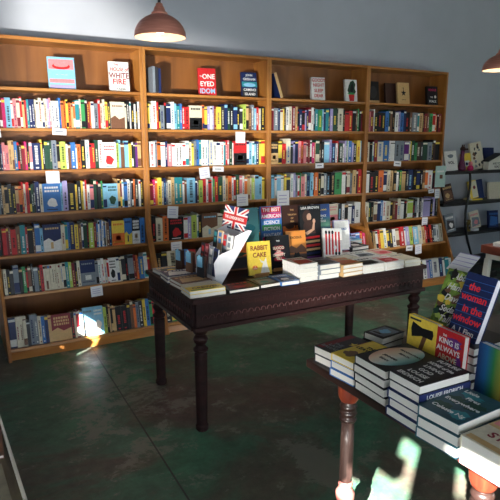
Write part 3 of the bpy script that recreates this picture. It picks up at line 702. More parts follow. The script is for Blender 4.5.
# paper sheet propped behind
b = MB(); b.box(-.05, 0, 0, .05, .0015, .09, M_paper)
for k in range(4): b.poly([(-.055, -.0004, .03+.02*k), (.05, -.0004, .03+.02*k), (.05, -.0004, .034+.02*k), (-.055, -.0004, .0315+.02*k)], MP['V'])
o = b.build('paper_sign', fix=False); o.location = (1.69, 1.40, 1.10); o.rotation_euler = (R(-50), 0, R(-94)); tag(o, 'white paper sheet propped above the leafy cover', 'paper sign')
b = MB(); b.box(1.71, 1.36, .7757, 1.77, 1.44, 1.085, M_black); o = b.build('sign_block'); tag(o, 'black display block behind the leafy book on near table', 'display stand')

# ------------------------------------------------------------------ things on the carved table
Z1 = .7807
G1 = 'books laid out on the carved table'
def simple_art(base, acc, pic=None):
    def f(t, w, h):
        S = []
        if pic: S += [([(-w*.42, h*.12), (w*.42, h*.18), (w*.40, h*.60), (-w*.30, h*.68)], pic), (disc(rng.uniform(-.1, .1)*w, h*.36, w*.2, h*.14, 12, .25), acc)]
        x = -w*.4
        while x < w*.36:
            l = w*rng.uniform(.06, .12); S.append((rect(x, h*.74, x+l, h*.86), acc)); x += l+w*.04
        x = -w*.3
        while x < w*.26:
            l = w*rng.uniform(.04, .09); S.append((rect(x, h*.1, x+l, h*.15), acc)); x += l+w*.03
        shapes(t, S)
    return f
FL = [  # x, y, n, th, w(X), h(Y), yaw, cover, accent, picture, where
 (1.150, 2.610, 2, .020, .205, .150, -2, 'W', 'Y', None, 'cream book with yellow title band at the near left table corner'),
 (1.155, 2.790, 2, .020, .190, .160, 3, 'n', 's', 's', 'brown covered book second along the table left edge'),
 (1.150, 2.965, 2, .020, .185, .150, -2, 'B', 'w', 'w', 'blue and white patterned book third along the table left edge'),
 (1.150, 3.140, 1, .022, .150, .160, 4, 'g', 'y', 'D', 'grey-green book at the far left table corner'),
 (1.365, 2.595, 1, .018, .190, .140, 0, 'k', 'r', 'R', 'black and red book lying flat right of the yellow title book'),
 (1.535, 2.615, 1, .020, .135, .160, 2, 'K', 't', 'g', 'grey-green flat book in front of the yellow standing cover'),
 (1.665, 2.600, 1, .024, .120, .165, -2, 'b', 'w', 'B', 'blue flat book left of the tall white pile'),
 (1.800, 2.630, 4, .026, .135, .180, 1, 'w', 'r', 'r', 'white book with red floral pattern topmost of the tallest pile'),
 (1.950, 2.620, 3, .030, .150, .190, -1, 'g', 'k', 'k', 'grey book with black picture, front middle pile'),
 (2.115, 2.610, 3, .024, .160, .185, 2, 's', 'o', 'o', 'orange-tan cover on the front pile below the matches book'),
 (2.290, 2.610, 2, .026, .165, .185, -1, 'w', 'k', 'k', 'pale book with dark grey picture, front right of centre'),
 (2.465, 2.610, 2, .025, .160, .185, 1, 'w', 'p', 'r', 'white book with pink picture, second from right front corner'),
 (2.630, 2.620, 2, .022, .140, .190, -1, 'W', 'g', None, 'cream book at the front right table corner'),
 (2.260, 2.800, 2, .024, .160, .160, 3, 'W', 'g', None, 'cream book behind the pale one, right half of table'),
 (2.440, 2.810, 2, .024, .160, .175, -3, 'w', 'k', 'g', 'white book with grey picture in the middle row right'),
 (2.615, 2.830, 2, .022, .150, .190, 4, 'W', 'r', 'p', 'pink and cream book at the right table edge'),
 (2.340, 3.000, 2, .026, .160, .170, -4, 'R', 'w', 'k', 'maroon and dark book behind the white pile, back right'),
 (2.520, 3.020, 3, .024, .165, .180, 5, 'K', 'w', 'k', 'charcoal book in the back row right of the maroon one'),
 (2.610, 3.19, 3, .026, .19, .14, 2, 'c', 'w', 'b', 'pale blue book at the far right table corner'),
 (2.400, 3.18, 2, .026, .15, .15, -3, 'w', 'r', None, 'white book in the back row left of the pale blue one'),
]
def crew(t, w, h): shapes(t, [(rect(-w*.5, h*.55, w*.5, h), 'W'), (rect(-w*.45, h*.05, w*.2, h*.12), 'G')]); text(t, 'CREWEL', .04, .005, h*.32, MP['n'])
for x, y, n, th, w, h, yaw, cv, ac, pic, lab in FL:
    short = lab.split(' book')[0].split(' cover')[0]
    labs = ['%s book under the %s' % (['lowest', 'second lowest', 'third lowest'][k], lab) for k in range(n-1)] + [lab + (', on top' if n > 1 else '')]
    labs = [l if len(l.split()) <= 16 else ' '.join(l.split()[:16]) for l in labs]
    pile(x, y, Z1, n, th, w, h, yaw, cv, labs, G1, (simple_art(cv, ac, pic) if ac != 'Y' else crew), spines=[1]*n if x < 1.2 else None, covers=[cv]*(n-1)+['y'] if ac == 'Y' else None)

def easel(x, y, z, w, lab):
    t = thing('book_easel', lab, 'book stand', (x, y, z), 0, 'small wooden book easels on the carved table')
    b = MB(); b.box(-w/2, -.02, 0, w/2, .05, .008, MT); b.build('base', t)
    b = MB(); b.box(-w/2, -.024, .008, w/2, -.018, .022, MT); b.build('lip', t)
    b = MB(); b.prism([(.035, .008), (.045, .008), (.070, .10), (.060, .10)], 'x', -w*.3, w*.3, MT); b.build('back_rest', t)
    return t
MT = wood('pale_easel_wood', (150,104,60), (182,136,86), (204,160,108), (.6, 5, 5), 5, .5)
easel(1.618, 2.79, Z1, .10, 'small wooden easel under the yellow rabbit book')
def rabart(t, w, h):
    shapes(t, [([(.0, .01), (.02, .07), (.008, .075), (-.004, .10), (.012, .085), (.028, .08), (.042, .105), (.046, .075), (.05, .05), (.062, .01)], 'w'), (disc(-.035, .045, .018, .014), 'o')])
    text(t, 'RABBIT', .040, 0, h*.8, MP['R'], sx=.9); text(t, 'CAKE', .040, 0, h*.59, MP['R'], sx=.9); text(t, 'a\nnovel', .012, -.035, .046, MP['w'], y=-.0008)
make_book('yellow book with dark red title and white rabbit on small easel', .15, .022, .205, 'y', (1.618, 2.785, Z1+.0085), (R(-11), 0, R(-6)), None, art=rabart)
easel(1.795, 2.86, Z1, .10, 'small wooden easel under the black coral-patterned book')
def bloart(t, w, h):
    shapes(t, [(disc(0, h*.63, w*.26, h*.08, 14, .25), 'R'), (disc(0, h*.45, w*.2, h*.08, 14, .25), 'p'), (disc(0, h*.3, w*.28, h*.07, 14, .25), 'R')]); text(t, 'THE', .014, 0, h*.84, MP['w']); text(t, 'BLOOD\nOF\nEMMETT\nTILL', .024, 0, h*.47, MP['W'], y=-.001)
make_book('black book with red coral pattern standing between yellow and orange covers', .165, .022, .215, 'k', (1.80, 2.855, Z1+.0085), (R(-11), 0, R(-4)), None, art=bloart)
easel(2.02, 2.92, Z1+.0, .11, 'wooden easel under the orange sunset book')
b = MB(); b.box(1.96, 2.87, Z1+.009, 2.08, 2.98, Z1+.045, MT); o = None
M_sun = axis_gradient('sunset_print', 2, 0, .2, [(0, (60,34,24)), (.22, (70,44,30)), (.3, (214,120,40)), (.62, (232,150,60)), (1, (222,138,56))])
make_book('orange sunset book with dark hills standing on an easel', .15, .024, .205, M_sun, (1.965, 2.90, Z1+.03), (R(-11), 0, R(-4)), None,
   art=lambda t, w, h: (text(t, 'EXODUS', .022, 0, h*.78, MP['k']), shapes(t, [([(-.03, .02), (-.01, .075), (.0, .055), (.012, .08), (.03, .02)], 'k'), ([(-.075, .075), (-.04, .11), (0, .09), (.04, .115), (.075, .08), (.075, .06), (-.075, .06)], 'n')])))
# back row of standing covers
M_tealc = axis_gradient('teal_mist_cover', 2, 0, .22, [(0, (70,138,132)), (.6, (84,160,160)), (1, (60,124,128))])
RB = []
def riser():
    b = MB(); b.box(1.42, 3.06, Z1, 2.28, 3.20, Z1+.13, M_dark); o = b.build('display_riser', bevel=.003); tag(o, 'low dark riser carrying the back row of standing covers', 'riser')
riser(); ZR = Z1+.131
def tealc(t, w, h): shapes(t, [(disc(-.035, h*.80, .03, .022, 12, .35), 'k'), (disc(-.01, h*.70, .018, .02, 10, .35), 'D'), (disc(.0, h*.45, .05, .03, 14, .2), 't')])
make_book('teal book with a dark figure standing behind the flag header', .16, .022, .25, M_tealc, (1.70, 3.085, ZR), (R(-8), 0, R(-3)), None, art=tealc)
def sciart(t, w, h):
    S = []
    for k in range(6): S.append((rect(-w*.47, h*(.03+.16*k), w*.47, h*(.03+.16*k)+h*.15), 'mbGbmr'[k]))
    shapes(t, S)
    for k, s in enumerate(('THE BEST', 'AMERICAN', 'SCIENCE', 'FICTION', 'FANTASY')): text(t, s, .034, 0, h*(.90-.17*k), MP['w'], sx=.92, y=-.0008)
make_book('magenta and blue book with five lines of pale block capitals', .158, .024, .252, 'b', (1.885, 3.085, ZR), (R(-8), 0, R(-3)), None, art=sciart)
def sinart(t, w, h):
    shapes(t, [(rect(-w*.5, 0, w*.5, h*.42), 'o'), (disc(-.02, h*.42, .04, .02, 12, .2), 'N'), ([(.02, h*.36), (.024, h*.5), (.03, h*.5), (.032, h*.36)], 'k'), ([(.04, h*.36), (.044, h*.5), (.05, h*.5), (.052, h*.36)], 'k')])
    for s, z in (('THE', .86), ('TIBURON', .73), ('OF', .63), ('PEN', .54)): text(t, s, .016, 0, h*z, MP['s'])
make_book('dark brown book with orange lower half standing in back row', .155, .024, .25, 'N', (2.055, 3.09, ZR), (R(-8), 0, R(-3)), None, art=sinart)
M_skin = speckled('printed_skin_tone', (206,160,132), .45, .05, 20)
def womancover(t, w, h):
    S = [(disc(-.026, h*.80, .034, .046), 'N'), (disc(-.010, h*.79, .018, .026), M_skin), ([(-.035, h*.74), (.0, h*.74), (.03, h*.66), (.04, h*.5), (-.06, h*.5), (-.055, h*.66)], 'N'),
         ([(-.045, h*.52), (.01, h*.58), (.022, h*.70), (.034, h*.70), (.03, h*.56), (-.03, h*.47)], M_skin), (disc(.028, h*.715, .011, .016), M_skin)]
    for k, c in enumerate('vBsrsr'): S.append(([(-.075, h*(.05+.07*k)), (.07, h*(.065+.07*k)), (.07, h*(.105+.07*k)), (-.075, h*(.09+.07*k))], c))
    shapes(t, S); text(t, 'LISA BROWN', .024, 0, h*.95, MP['w'])
make_book('large black book showing a seated woman above colourful stacked spines', .165, .022, .388, 'k', (2.128, 2.965, Z1+.0), (R(-7), 0, R(-5)), None, art=womancover)
M_bluefield = axis_gradient('blue_green_field', 2, 0, .24, [(0, (24,50,96)), (.35, (26,66,120)), (.45, (120,180,150)), (.6, (60,110,110)), (.75, (30,70,140)), (1, (26,60,116))])
make_book('blue and green book behind the large black one, top right of back row', .165, .024, .26, M_bluefield, (2.305, 3.10, ZR-.02), (R(-8), 0, R(-3)), None,
   art=lambda t, w, h: (text(t, 'DR. OCHO', .014, .02, h*.84, MP['y']), text(t, 'SCIENCE\nof\nTHINGS', .020, .01, h*.6, MP['w'])))
b = MB(); b.box(2.285, 3.0+.09, Z1, 2.39, 3.155, ZR-.021, M_dark)
o = b.build('display_block', bevel=.002); tag(o, 'small dark block under the blue and green book', 'riser')
def matchart(t, w, h):
    S = [(rect(-w*.42, h*.06, w*.42, h*.94), 'w')]
    for k in range(5):
        x = -w*.34+w*.17*k; S.append((rect(x-.006, h*.10, x+.007, h*.88), 'r')); zz = h*.86 if k < 3 else h*.14
        S.append((disc(x, zz, .009, .013, 10), 'k'))
    S.append((disc(w*.12, h*.34, .012, .014), 'w')); shapes(t, S)
make_book('white book with red matchsticks and black tips, angled on easel', .14, .022, .20, 'w', (2.235, 2.87, Z1+.035), (R(-14), R(3), R(-12)), None, art=matchart)
easel(2.235, 2.895, Z1+.0, .09, 'wooden easel under the red matchsticks book')
make_book('white and lilac book leaning behind the matchsticks book', .12, .026, .215, 'V', (2.395, 2.965, Z1+.054), (R(-14), 0, R(-16)), None, pages=M_paper, art=lambda t, w, h: (shapes(t, [(rect(-w*.46, h*.02, w*.46, h*.98), 'w')]), text(t, 'HOLD', .02, .01, h*.7, MP['b'])))
make_book('orange landscape cover standing low behind the card display', .17, .02, .20, 'n', (1.55, 2.99, Z1), (R(-8), 0, R(-6)), None,
   art=lambda t, w, h: shapes(t, [(rect(-w*.48, h*.45, w*.48, h*.95), 'o'), (disc(0, h*.5, w*.45, h*.07, 14, .2), 'D'), (rect(-w*.48, h*.05, w*.48, h*.4), 'K')]))

# tiered card display with flag header (faces the left end of the table)
def display():
    t = thing('card_display', 'white tiered cardboard display with a red white and blue flag header', 'display stand', (1.28, 2.85, Z1))
    M = M_paper; y0, y1 = -.135, .135
    prof = [(.0, .0), (.035, .0), (.235, .30), (.205, .305), (.125, .275), (.112, .205), (.020, .175), (-.012, .13)]
    for s in (y0, y1-.003):
        b = MB(); b.prism(prof, 'y', s, s+.003, M); b.build('side_panel', t)
    b = MB(); b.box(-.010, y0+.003, .0, -.006, y1-.003, .05, M); b.build('pocket_front', t)
    b = MB(); b.box(.086, y0+.003, .14, .090, y1-.003, .165, M); b.build('pocket_front', t)
    b = MB(); b.prism([(.031, .0), (.035, .0), (.235, .30), (.231, .30)], 'y', y0+.003, y1-.003, M); b.build('back_board', t)
    # flag header: width along y, facing -x
    w, h = .31, .135
    hd = MB(); X = .205
    def P(u, v, k): return (X-.0006*k+.03*(v/h), -(u-w/2)+.05, .285+v)
    hd.poly([P(0, 0, 0), P(w, 0, 0), P(w, h, 0), P(0, h, 0)], MP['B'])
    def clip(pts):
        def cl(pp, f, it):
            out = []
            for i in range(len(pp)):
                a, c = pp[i], pp[(i+1) % len(pp)]
                if f(a): out.append(a)
                if f(a) != f(c): out.append(it(a, c))
            return out
        for ax, lim, sg in ((0, 0, 1), (0, w, -1), (1, 0, 1), (1, h, -1)):
            pts = cl(pts, lambda p: sg*(p[ax]-lim) >= -1e-9, lambda a, c: tuple(a[i]+(c[i]-a[i])*(lim-a[ax])/(c[ax]-a[ax]) for i in (0, 1)))
            if len(pts) < 3: return []
        return pts
    def band(p, q, th, mat, k, off=0):
        d = Vector((q[0]-p[0], q[1]-p[1])).normalized(); n = Vector((-d.y, d.x))
        a, c = Vector(p)-d*.05+n*off, Vector(q)+d*.05+n*off
        pts = clip([tuple(a+n*th), tuple(c+n*th), tuple(c-n*th), tuple(a-n*th)])
        if pts: hd.poly([P(u, v, k) for u, v in pts], mat)
    for p, q in (((0, 0), (w, h)), ((0, h), (w, 0))):
        band(p, q, .016, MP['w'], 1)
        band(p, q, .0055, MP['r'], 2)
    band((0, h/2), (w, h/2), .030, MP['w'], 3); band((w/2, 0), (w/2, h), .026, MP['w'], 3)
    band((0, h/2), (w, h/2), .021, MP['r'], 4); band((w/2, 0), (w/2, h), .015, MP['r'], 4)
    hd.box(X+.002, -w/2+.05, .285, X+.004, w/2+.05, .30, M)
    hdr = hd.build('flag_header', t, fix=False)
    tx = text(hdr, 'THE LONDON BOOK', .026, 0, 0, MP['w'], name='header_text')
    tx.matrix_local = Matrix.Translation((X-.0036+.014, .05, .285+h/2)) @ Matrix(((0, 0, -1), (-1, 0, 0), (0, 1, 0))).to_4x4()
    return t
display()
GB = 'small booklets in the white tiered display'
for lab, x, yo, z, w, h, c, a in (
  ('charcoal booklet at the far end of the lower display tier', 1.305, .098, .02, .05, .19, 'K', 'r'), ('red booklet in the lower display tier', 1.305, .040, .02, .052, .195, 'R', 'p'),
  ('pale booklet beside the red one in the lower display tier', 1.305, -.022, .02, .052, .19, 'g', 'w'), ('navy booklet at the near end of the lower display tier', 1.305, -.085, .02, .055, .185, 'B', 'k'),
  ('dark booklet at the far end of the upper display tier', 1.392, .085, .15, .05, .135, 'K', 't'), ('yellow and blue booklet in the upper display tier', 1.392, .022, .15, .052, .14, 's', 'b'),
  ('red and grey booklet in the upper display tier', 1.392, -.045, .15, .052, .135, 'g', 'r'), ('white booklet at the near end of the upper display tier', 1.392, -.102, .15, .048, .13, 'w', 'g')):
    make_book(lab, w, .012, h, c, (x-.02, 2.85+yo, Z1+z), (R(-7), 0, R(-90)), GB, art=(lambda a: lambda t, w, h: shapes(t, [(rect(-w*.35, h*.74, w*.35, h*.92), a), (rect(-w*.35, h*.45, w*.35, h*.66), a)]))(a), name='booklet', cat='booklet')
for k, (x, y, c, w_) in enumerate(((1.205, 3.10, 'N', 'farthest'), (1.205, 2.93, 'n', 'middle'), (1.215, 2.785, 'K', 'nearest'))):
    z = Z1 + (.024 if k == 0 else .0425)
    z = Z1+.0425 if k else Z1+.0230
    t = make_book('%s of three small dark books with blue ribbon tabs' % w_, .065, .022, .125, c, (x, y, z), (0, 0, R(-75)), 'dark books with blue tabs by the display', pages=MP['N'], art=lambda t, w, h: None)
    b = MB(); b.box(-.026, -.003, .06, .020, -.0012, .122, MP['c']); b.box(-.014, -.003, .122, .004, -.0012, .132, MP['c']); b.build('ribbon_tab', t)

# ------------------------------------------------------------------ pendant lamps
def pendant(x, y, z, lab):
    t = thing('pendant_lamp', lab, 'lamp', (x, y, z), 0, 'copper pendant lamps')
    R0 = .165
    outer = [(R0, 0), (R0*1.0, .012)] + [(R0*math.cos(a)**1.15 if a < 1.5 else .02, .012+.136*math.sin(a)) for a in [R(d) for d in (8, 16, 25, 34, 43, 52, 61, 69, 75)]]
    inner = [(r-.004, zz-.003) for r, zz in outer[::-1]]
    b = MB(); b.lathe(outer + [(outer[-1][0]-.004, outer[-1][1]-.001)], M_copper, 48); s = b.build('shade', t, smooth=True)
    b = MB(); b.lathe([(r-.003, max(zz-.003, .0005)) for r, zz in outer], M_lining, 48); s2 = b.build('shade_lining', t, smooth=True)
    for o in (s, s2):
        me = o.data; bm = bmesh.new(); bm.from_mesh(me)
        bmesh.ops.delete(bm, geom=[f for f in bm.faces if len(f.verts) > 6 and f.calc_center_median().z < .05], context='FACES'); bm.to_mesh(me); bm.free()
    b = MB(); b.lathe([(.052, .140), (.052, .150), (.040, .158), (.034, .178), (.030, .186), (.024, .19), (.022, .205), (.010, .21), (.0, .212)], M_copper, 24); b.build('cap', t, smooth=True)
    b = MB(); b.tube([(0, 0, .21), (0, 0, .235), (0, 0, .26)], .010, M_black, 10); b.build('cord_grip', t)
    b = MB(); b.tube([(0, 0, .255), (0, 0, 3.7-z)], .004, M_black, 8); b.build('cord', t)
    b = MB(); b.lathe([(0, .02), (.02, .024), (.032, .045), (.032, .06), (.02, .085), (.014, .10), (.014, .13)], M_bulb, 16); b.build('bulb', t, smooth=True)
    li = bpy.data.lights.new('lamp_glow', 'POINT'); li.energy = 1.6; li.color = (1, .74, .48); li.shadow_soft_size = .04
    lo = bpy.data.objects.new('lamp_glow', li); C.objects.link(lo); lo.location = (x, y, z+.005)
pendant(1.284, 3.52, 2.25, 'copper dome pendant lamp hanging at left over the bookcases')
pendant(4.69, 3.55, 2.25, 'copper dome pendant lamp cut off at the right edge')

# ------------------------------------------------------------------ black shelving unit on the right
def unit():
    t = thing('shelving_unit', 'black metal shelving unit with a curved post against the grey wall', 'shelf unit', (5.9, 4.6, 0))
    for z in (1.235, .86, .485, .10):
        b = MB(); b.box(-.84, -.16, z-.035, .95, .14, z, M_blackw); b.build('shelf', t, bevel=.003)
    for xx in (-.78, .9):
        b = MB(); b.tube([(xx, .12, 0), (xx, .12, 1.24)], .012, M_black); b.build('post', t)
    b = MB(); b.tube([(-.44+.02*math.sin(k*.5), -.172, 1.22-.05*k) if k < 12 else (-.44-.02+.22*((k-11)/12)**1.6, -.172-.02*(k-11)/12, 1.22-.05*k) for k in range(24)], .014, M_black); b.build('curved_post', t, smooth=True)
    b = MB(); b.tube([(.35, -.172, 1.20), (.28, -.172, .9), (.22, -.172, .5), (.3, -.18, .02)], .012, M_black); b.build('post', t)
unit()
M_mint = speckled('pale_mint', (176,206,198), .5, .05)
US = 'books on the black shelving unit'
ZA, ZBB, ZC = 1.2355, .8605, .4855
def ubook(lab, x, y, z, w, th, h, c, lean=10, tiltside=0, yaw=-8, art=None):
    make_book(lab, w, th, h, c, (x, y, z + (w/2*abs(math.sin(R(tiltside))))), (-R(lean), R(tiltside), R(yaw)), US, art=art)
ubook('white book with black capitals at left of the black unit top', 5.27, 4.53, ZA, .165, .03, .235, 'w', 12, -4, -12, lambda t, w, h: (text(t, 'VOL', .045, 0, h*.4, MP['k']), shapes(t, [(disc(0, h*.75, w*.25, h*.1, 12, .3), 'g')])))
ubook('yellow and green book on top of black unit beside purple figure', 5.60, 4.58, ZA, .15, .02, .20, 'y', 10, -6, -6, lambda t, w, h: shapes(t, [(rect(-w*.2, h*.2, w*.3, h*.55), 'w'), (disc(0, h*.35, w*.12, h*.1), 'B')]))
ubook('tall grey speckled book leaning on top of the black unit', 5.84, 4.60, ZA, .19, .025, .33, 'W', 10, -9, -4, lambda t, w, h: shapes(t, [(disc(rng.uniform(-.35, .35)*w, rng.uniform(.1, .9)*h, .012+.012*rng.random(), .012+.012*rng.random(), 8, .4), rng.choice('KgKn')) for _ in range(16)]))
ubook('dark blue book behind the patterned box, top of black unit', 6.10, 4.66, ZA, .17, .025, .27, 'B', 6, 0, -4)
b = thing('patterned_box', 'pale house-shaped box with black lettering on top of black unit', 'box', (6.04, 4.50, ZA))
q = MB(); q.prism([(-.16, 0), (.16, 0), (.16, .12), (.06, .19), (-.16, .10)], 'y', 0, .08, M_white); q.build('body', b)
q = MB(); q.prism([(-.17, .10), (.06, .19), (.06, .205), (-.17, .115)], 'y', -.01, .09, M_black); q.build('roof', b)
text(b, 'AVE YOU\nREAD', .04, 0, .055, MP['k'])
# giraffe-like purple figure
t = thing('giraffe_figurine', 'purple long-necked giraffe figurine on top of the black unit', 'figurine', (5.44, 4.54, ZA))
q = MB(); q.lathe([(.0, .0), (.05, .005), (.05, .03), (.038, .08), (.026, .13), (.022, .20), (.024, .235), (.0, .245)], speckled('purple_glaze', (96,28,72), .35, .3, 30), 14); q.build('body', t, smooth=True)
q = MB(); q.lathe([(0, .235), (.026, .24), (.034, .26), (.022, .285), (0, .292)], MP['N'], 12); q.box(-.022, -.06, .245, .022, 0, .268, MP['N']); hd = q.build('head', t)
q = MB(); q.box(-.018, -.006, .285, -.012, .006, .31, MP['N']); q.box(.012, -.006, .285, .018, .006, .31, MP['N']); q.build('horns', hd)
t = thing('red_figurine', 'small red and pink round figurine between purple giraffe and yellow book', 'figurine', (5.535, 4.49, ZA))
q = MB(); q.lathe([(0, 0), (.034, .004), (.04, .03), (.03, .055), (.018, .065)], MP['m'], 14); q.build('body', t, smooth=True)
q = MB(); q.lathe([(.016, .06), (.026, .075), (.026, .095), (.012, .11), (0, .112)], MP['p'], 14); q.build('head', t, smooth=True)
ubook('dark brown book leaning at left of the unit middle shelf', 5.23, 4.50, ZBB, .14, .025, .21, 'N', 10, -12, -10, simple_art('N', 's', 'n'))
ubook('cream and yellow book leaning on the unit middle shelf', 5.70, 4.52, ZBB+.02, .12, .025, .22, 'y', 8, -11, -8, lambda t, w, h: shapes(t, [(rect(-w*.2, h*.04, w*.5, h*.96), 'W'), (disc(w*.15, h*.6, w*.16, h*.1), 'R')]))
ubook('navy book right of the cream one on unit middle shelf', 5.86, 4.57, ZBB, .15, .025, .24, 'B', 8, -9, -6)
ubook('large pale book at right end of the unit middle shelf', 6.12, 4.53, ZBB, .24, .03, .215, 'W', 8, 0, -6)
make_book('yellow book lying flat at the front of unit middle shelf', .14, .018, .19, 'y', (5.86, 4.60, ZBB+.019), (-PI/2, 0, R(90)), US)
ubook('grey book leaning at left of the unit lowest shelf', 5.33, 4.52, ZC, .14, .025, .22, 'g', 10, -9, -8, simple_art('g', 'w', 'K'))
ubook('pale pink-grey book leaning right on the unit lower shelf', 5.82, 4.55, ZC, .15, .025, .22, 'W', 9, -12, -8, simple_art('W', 'p', 'g'))
ubook('blue book at right end of the unit lower shelf', 6.15, 4.55, ZC, .16, .03, .22, 'B', 9, 0, -8, simple_art('B', 'b', 'b'))
t = thing('brass_trophy', 'small brass and white figurine standing on the unit lower shelf', 'figurine', (5.60, 4.51, ZC))
q = MB(); q.lathe([(.036, 0), (.036, .02), (.014, .03), (.010, .07), (.026, .09), (.034, .12), (.03, .14), (.0, .142)], speckled('brass', (140,120,70), .35, .2, 20, .7), 14); q.build('cup', t, smooth=True)
q = MB(); q.box(-.05, -.01, .12, .06, .01, .135, M_white); q.build('handle', t)
b = MB(); b.box(5.66, 4.46, ZC+.0004, 5.75, 4.52, ZC+.03, M_paper); o = b.build('small_box', bevel=.003); tag(o, 'small white carton between the brass figurine and pale book', 'box')
b = MB(); b.tube([(5.53, 4.47, .886), (5.52, 4.46, .93), (5.50, 4.45, .96)], .013, M_white); 
o = b.build('white_plug', smooth=True); tag(o, 'white cable plug standing at front of unit middle shelf', 'plug'); 
# paper booklet hanging over bookcase end
make_book('pale mint booklet overhanging the end of rightmost bookcase', .15, .012, .245, M_mint, (5.0-.006, 4.452, SH[4][0]+.02), (0, 0, R(-4)), None, art=lambda t, w, h: shapes(t, [(rect(-w*.1, h*.4, w*.2, h*.58), 'n'), (rect(-w*.4, h*.7, w*.3, h*.78), 'w')]))
# right-hand small table with white legs
def small_table():
    t = thing('side_table', 'small brown table with splayed white legs at the right edge', 'table', (4.02, 2.62, 0))
    q = MB(); q.box(-.25, -.22, .655, .47, .22, .70, M_white); q.build('apron', t)
    q = MB(); q.box(-.28, -.25, .70, .5, .25, .765, M_brown); q.build('tabletop', t, bevel=.004)
    for sx, sy in ((-.24, -.2), (-.24, .2), (.46, -.2), (.46, .2)):
        dx = -.05 if sx < 0 else .05
        q = MB(); q.tube([(sx, sy, .655), (sx+dx*.5, sy, .35), (sx+dx, sy, 0)], .03, M_white, 4); q.build('leg', t)
    make_book('white book with a black stroke lying on the small brown table', .22, .03, .27, 'w', (3.90, 2.52, .7965), (-PI/2, 0, R(4)), None, art=lambda t, w, h: shapes(t, [(disc(-w*.1, h*.5, w*.25, h*.06, 12, .2), 'k')]))
small_table()
t = thing('wooden_chair', 'orange-brown wooden chair at right edge behind the small table legs', 'chair', (4.14, 2.62, 0))
q = MB(); q.box(-.10, -.15, .43, .22, .15, .46, M_orange); q.build('seat', t)
for sx in (-.08, .2):
    for sy in (-.13, .13):
        q = MB(); q.box(sx-.018, sy-.018, 0, sx+.018, sy+.018, .43, M_orange); q.build('leg', t)
q = MB(); q.box(-.10, -.16, .46, -.075, .15, .64, M_orange); q.build('backrest', t)
# black boxes by the unit foot
b = MB(); b.box(5.12, 4.05, 0, 5.62, 4.38, .08, M_black); o = b.build('floor_case', bevel=.01); tag(o, 'flat black case lying on the floor before the shelving unit', 'case')

# ------------------------------------------------------------------ low display at the left edge
M_mag2 = wood('olive_brown_board', (62,52,36), (88,78,56), (112,104,78), (5, .6, 5), 4, .5)
def low_display():
    t = thing('display_bench', 'low wooden display bench with a white painted edge, lower left corner', 'bench', (-.237, 1.7, 0), R(2.6))
    q = MB(); q.box(-.35, -.5, .40, .35, 1.25, .43, M_mag2); q.build('top', t)
    q = MB(); q.box(.35, -.5, .37, .36, 1.25, .45, M_white); q.build('edge_trim', t, bevel=.002)
    for sx in (-.3, .3):
        for sy in (-.4, 1.1):
            q = MB(); q.box(sx-.03, sy-.03, 0, sx+.03, sy+.03, .40, M_brown); q.build('leg', t)
low_display()
M_mag = speckled('olive_grey_cover', (128,124,104), .5, .3, 12)
make_book('olive grey magazine lying on the bench at lower left corner', .20, .012, .27, M_mag, (-.02, 1.72, .4425), (-PI/2, 0, R(3)), 'papers on the low bench', art=lambda t, w, h: shapes(t, [(rect(-w*.4, h*.5, w*.1, h*.9), 'W')]))
make_book('brown covered book farther along the low bench', .20, .015, .27, 'n', (-.02, 2.05, .4455), (-PI/2, 0, R(-2)), 'papers on the low bench')

# ------------------------------------------------------------------ camera
cam = bpy.data.cameras.new('camera'); co = bpy.data.objects.new('camera', cam); C.objects.link(co)
cam.sensor_width = 36; cam.lens = 540/500*36; cam.clip_start = .02
co.location = (0, 0, 1.6); co.rotation_euler = (PI/2 - math.atan(110/540), 0, -math.atan2(305, math.hypot(540, 110)))
bpy.context.scene.camera = co

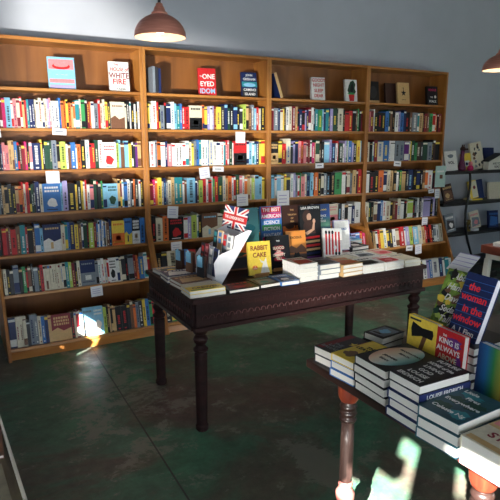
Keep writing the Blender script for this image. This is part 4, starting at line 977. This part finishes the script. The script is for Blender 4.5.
# ------------------------------------------------------------------ light
az = Vector((.79, .61)); el = math.tan(R(32))
sd = Vector((az.x, az.y, -el*az.length)).normalized()
li = bpy.data.lights.new('sun', 'SUN'); li.energy = 80; li.angle = R(.5); li.color = (1, .97, .92)
lo = bpy.data.objects.new('sun', li); C.objects.link(lo); lo.rotation_euler = sd.to_track_quat('-Z', 'Y').to_euler()
def area(name, loc, target, sx, sy, energy, color, spread=180):
    l = bpy.data.lights.new(name, 'AREA'); l.shape = 'RECTANGLE'; l.size = sx; l.size_y = sy; l.energy = energy; l.color = color; l.spread = R(spread)
    o = bpy.data.objects.new(name, l); C.objects.link(o); o.location = loc
    o.rotation_euler = (Vector(target)-Vector(loc)).to_track_quat('-Z', 'Y').to_euler(); return o
area('pavement_bounce', (-3.0, -2.0, .2), (1.5, 4.4, 1.6), .28, .16, 560, (1, .95, .88), 120)
area('side_fill', (WX-.08, -1.95, 1.5), (1.3, .9, .7), 1.2, .9, 34, (.86, .93, 1), 130)  # added lamp in a made-up opening, brightens the near-table books
area('wall_fill', (.4, -2.95, .8), (.3, 4.76, 3.3), 3.2, .5, 19, (.86, .92, 1), 70)  # added lamp that lifts the upper back wall
area('front_window_daylight', (1.4, -2.98, 1.95), (1.4, 4, 1.4), 3.8, 2.2, 3, (.78, .88, 1))
area('side_window_daylight', (5.2, -2.98, 1.95), (5.0, 4, 1.4), 2.5, 2.2, 1.5, (.78, .88, 1))
sp = bpy.data.lights.new('overhead_fill', 'SPOT'); sp.energy = 230; sp.spot_size = R(52); sp.spot_blend = .8; sp.shadow_soft_size = .12; sp.color = (1, .95, .88)  # added unseen overhead lamp, brightens the carved table's right half and last bookcase
so = bpy.data.objects.new('overhead_fill', sp); C.objects.link(so); so.location = (3.3, 1.6, 3.6); so.rotation_euler = (Vector((3.25, 3.55, .6))-Vector(so.location)).to_track_quat('-Z', 'Y').to_euler()
w = bpy.data.worlds.new('world'); bpy.context.scene.world = w; w.use_nodes = True
nt = w.node_tree; sky = nt.nodes.new('ShaderNodeTexSky'); sky.sky_type = 'HOSEK_WILKIE' if False else 'NISHITA'; sky.sun_disc = False; sky.sun_elevation = R(32)
nt.links.new(sky.outputs[0], nt.nodes['Background'].inputs[0]); nt.nodes['Background'].inputs[1].default_value = .12
vs = bpy.context.scene.view_settings; vs.view_transform = 'Standard'; vs.look = 'None'; vs.gamma = 1; vs.exposure = -.08; vs.use_curve_mapping = False

# lettering becomes real mesh
bpy.context.view_layer.update()
for o in [o for o in bpy.data.objects if o.type == 'FONT']:
    me = bpy.data.meshes.new_from_object(o.evaluated_get(bpy.context.evaluated_depsgraph_get()))
    n = bpy.data.objects.new('lettering', me); C.objects.link(n); n.parent = o.parent; n.matrix_local = o.matrix_local.copy()
    bpy.data.objects.remove(o)
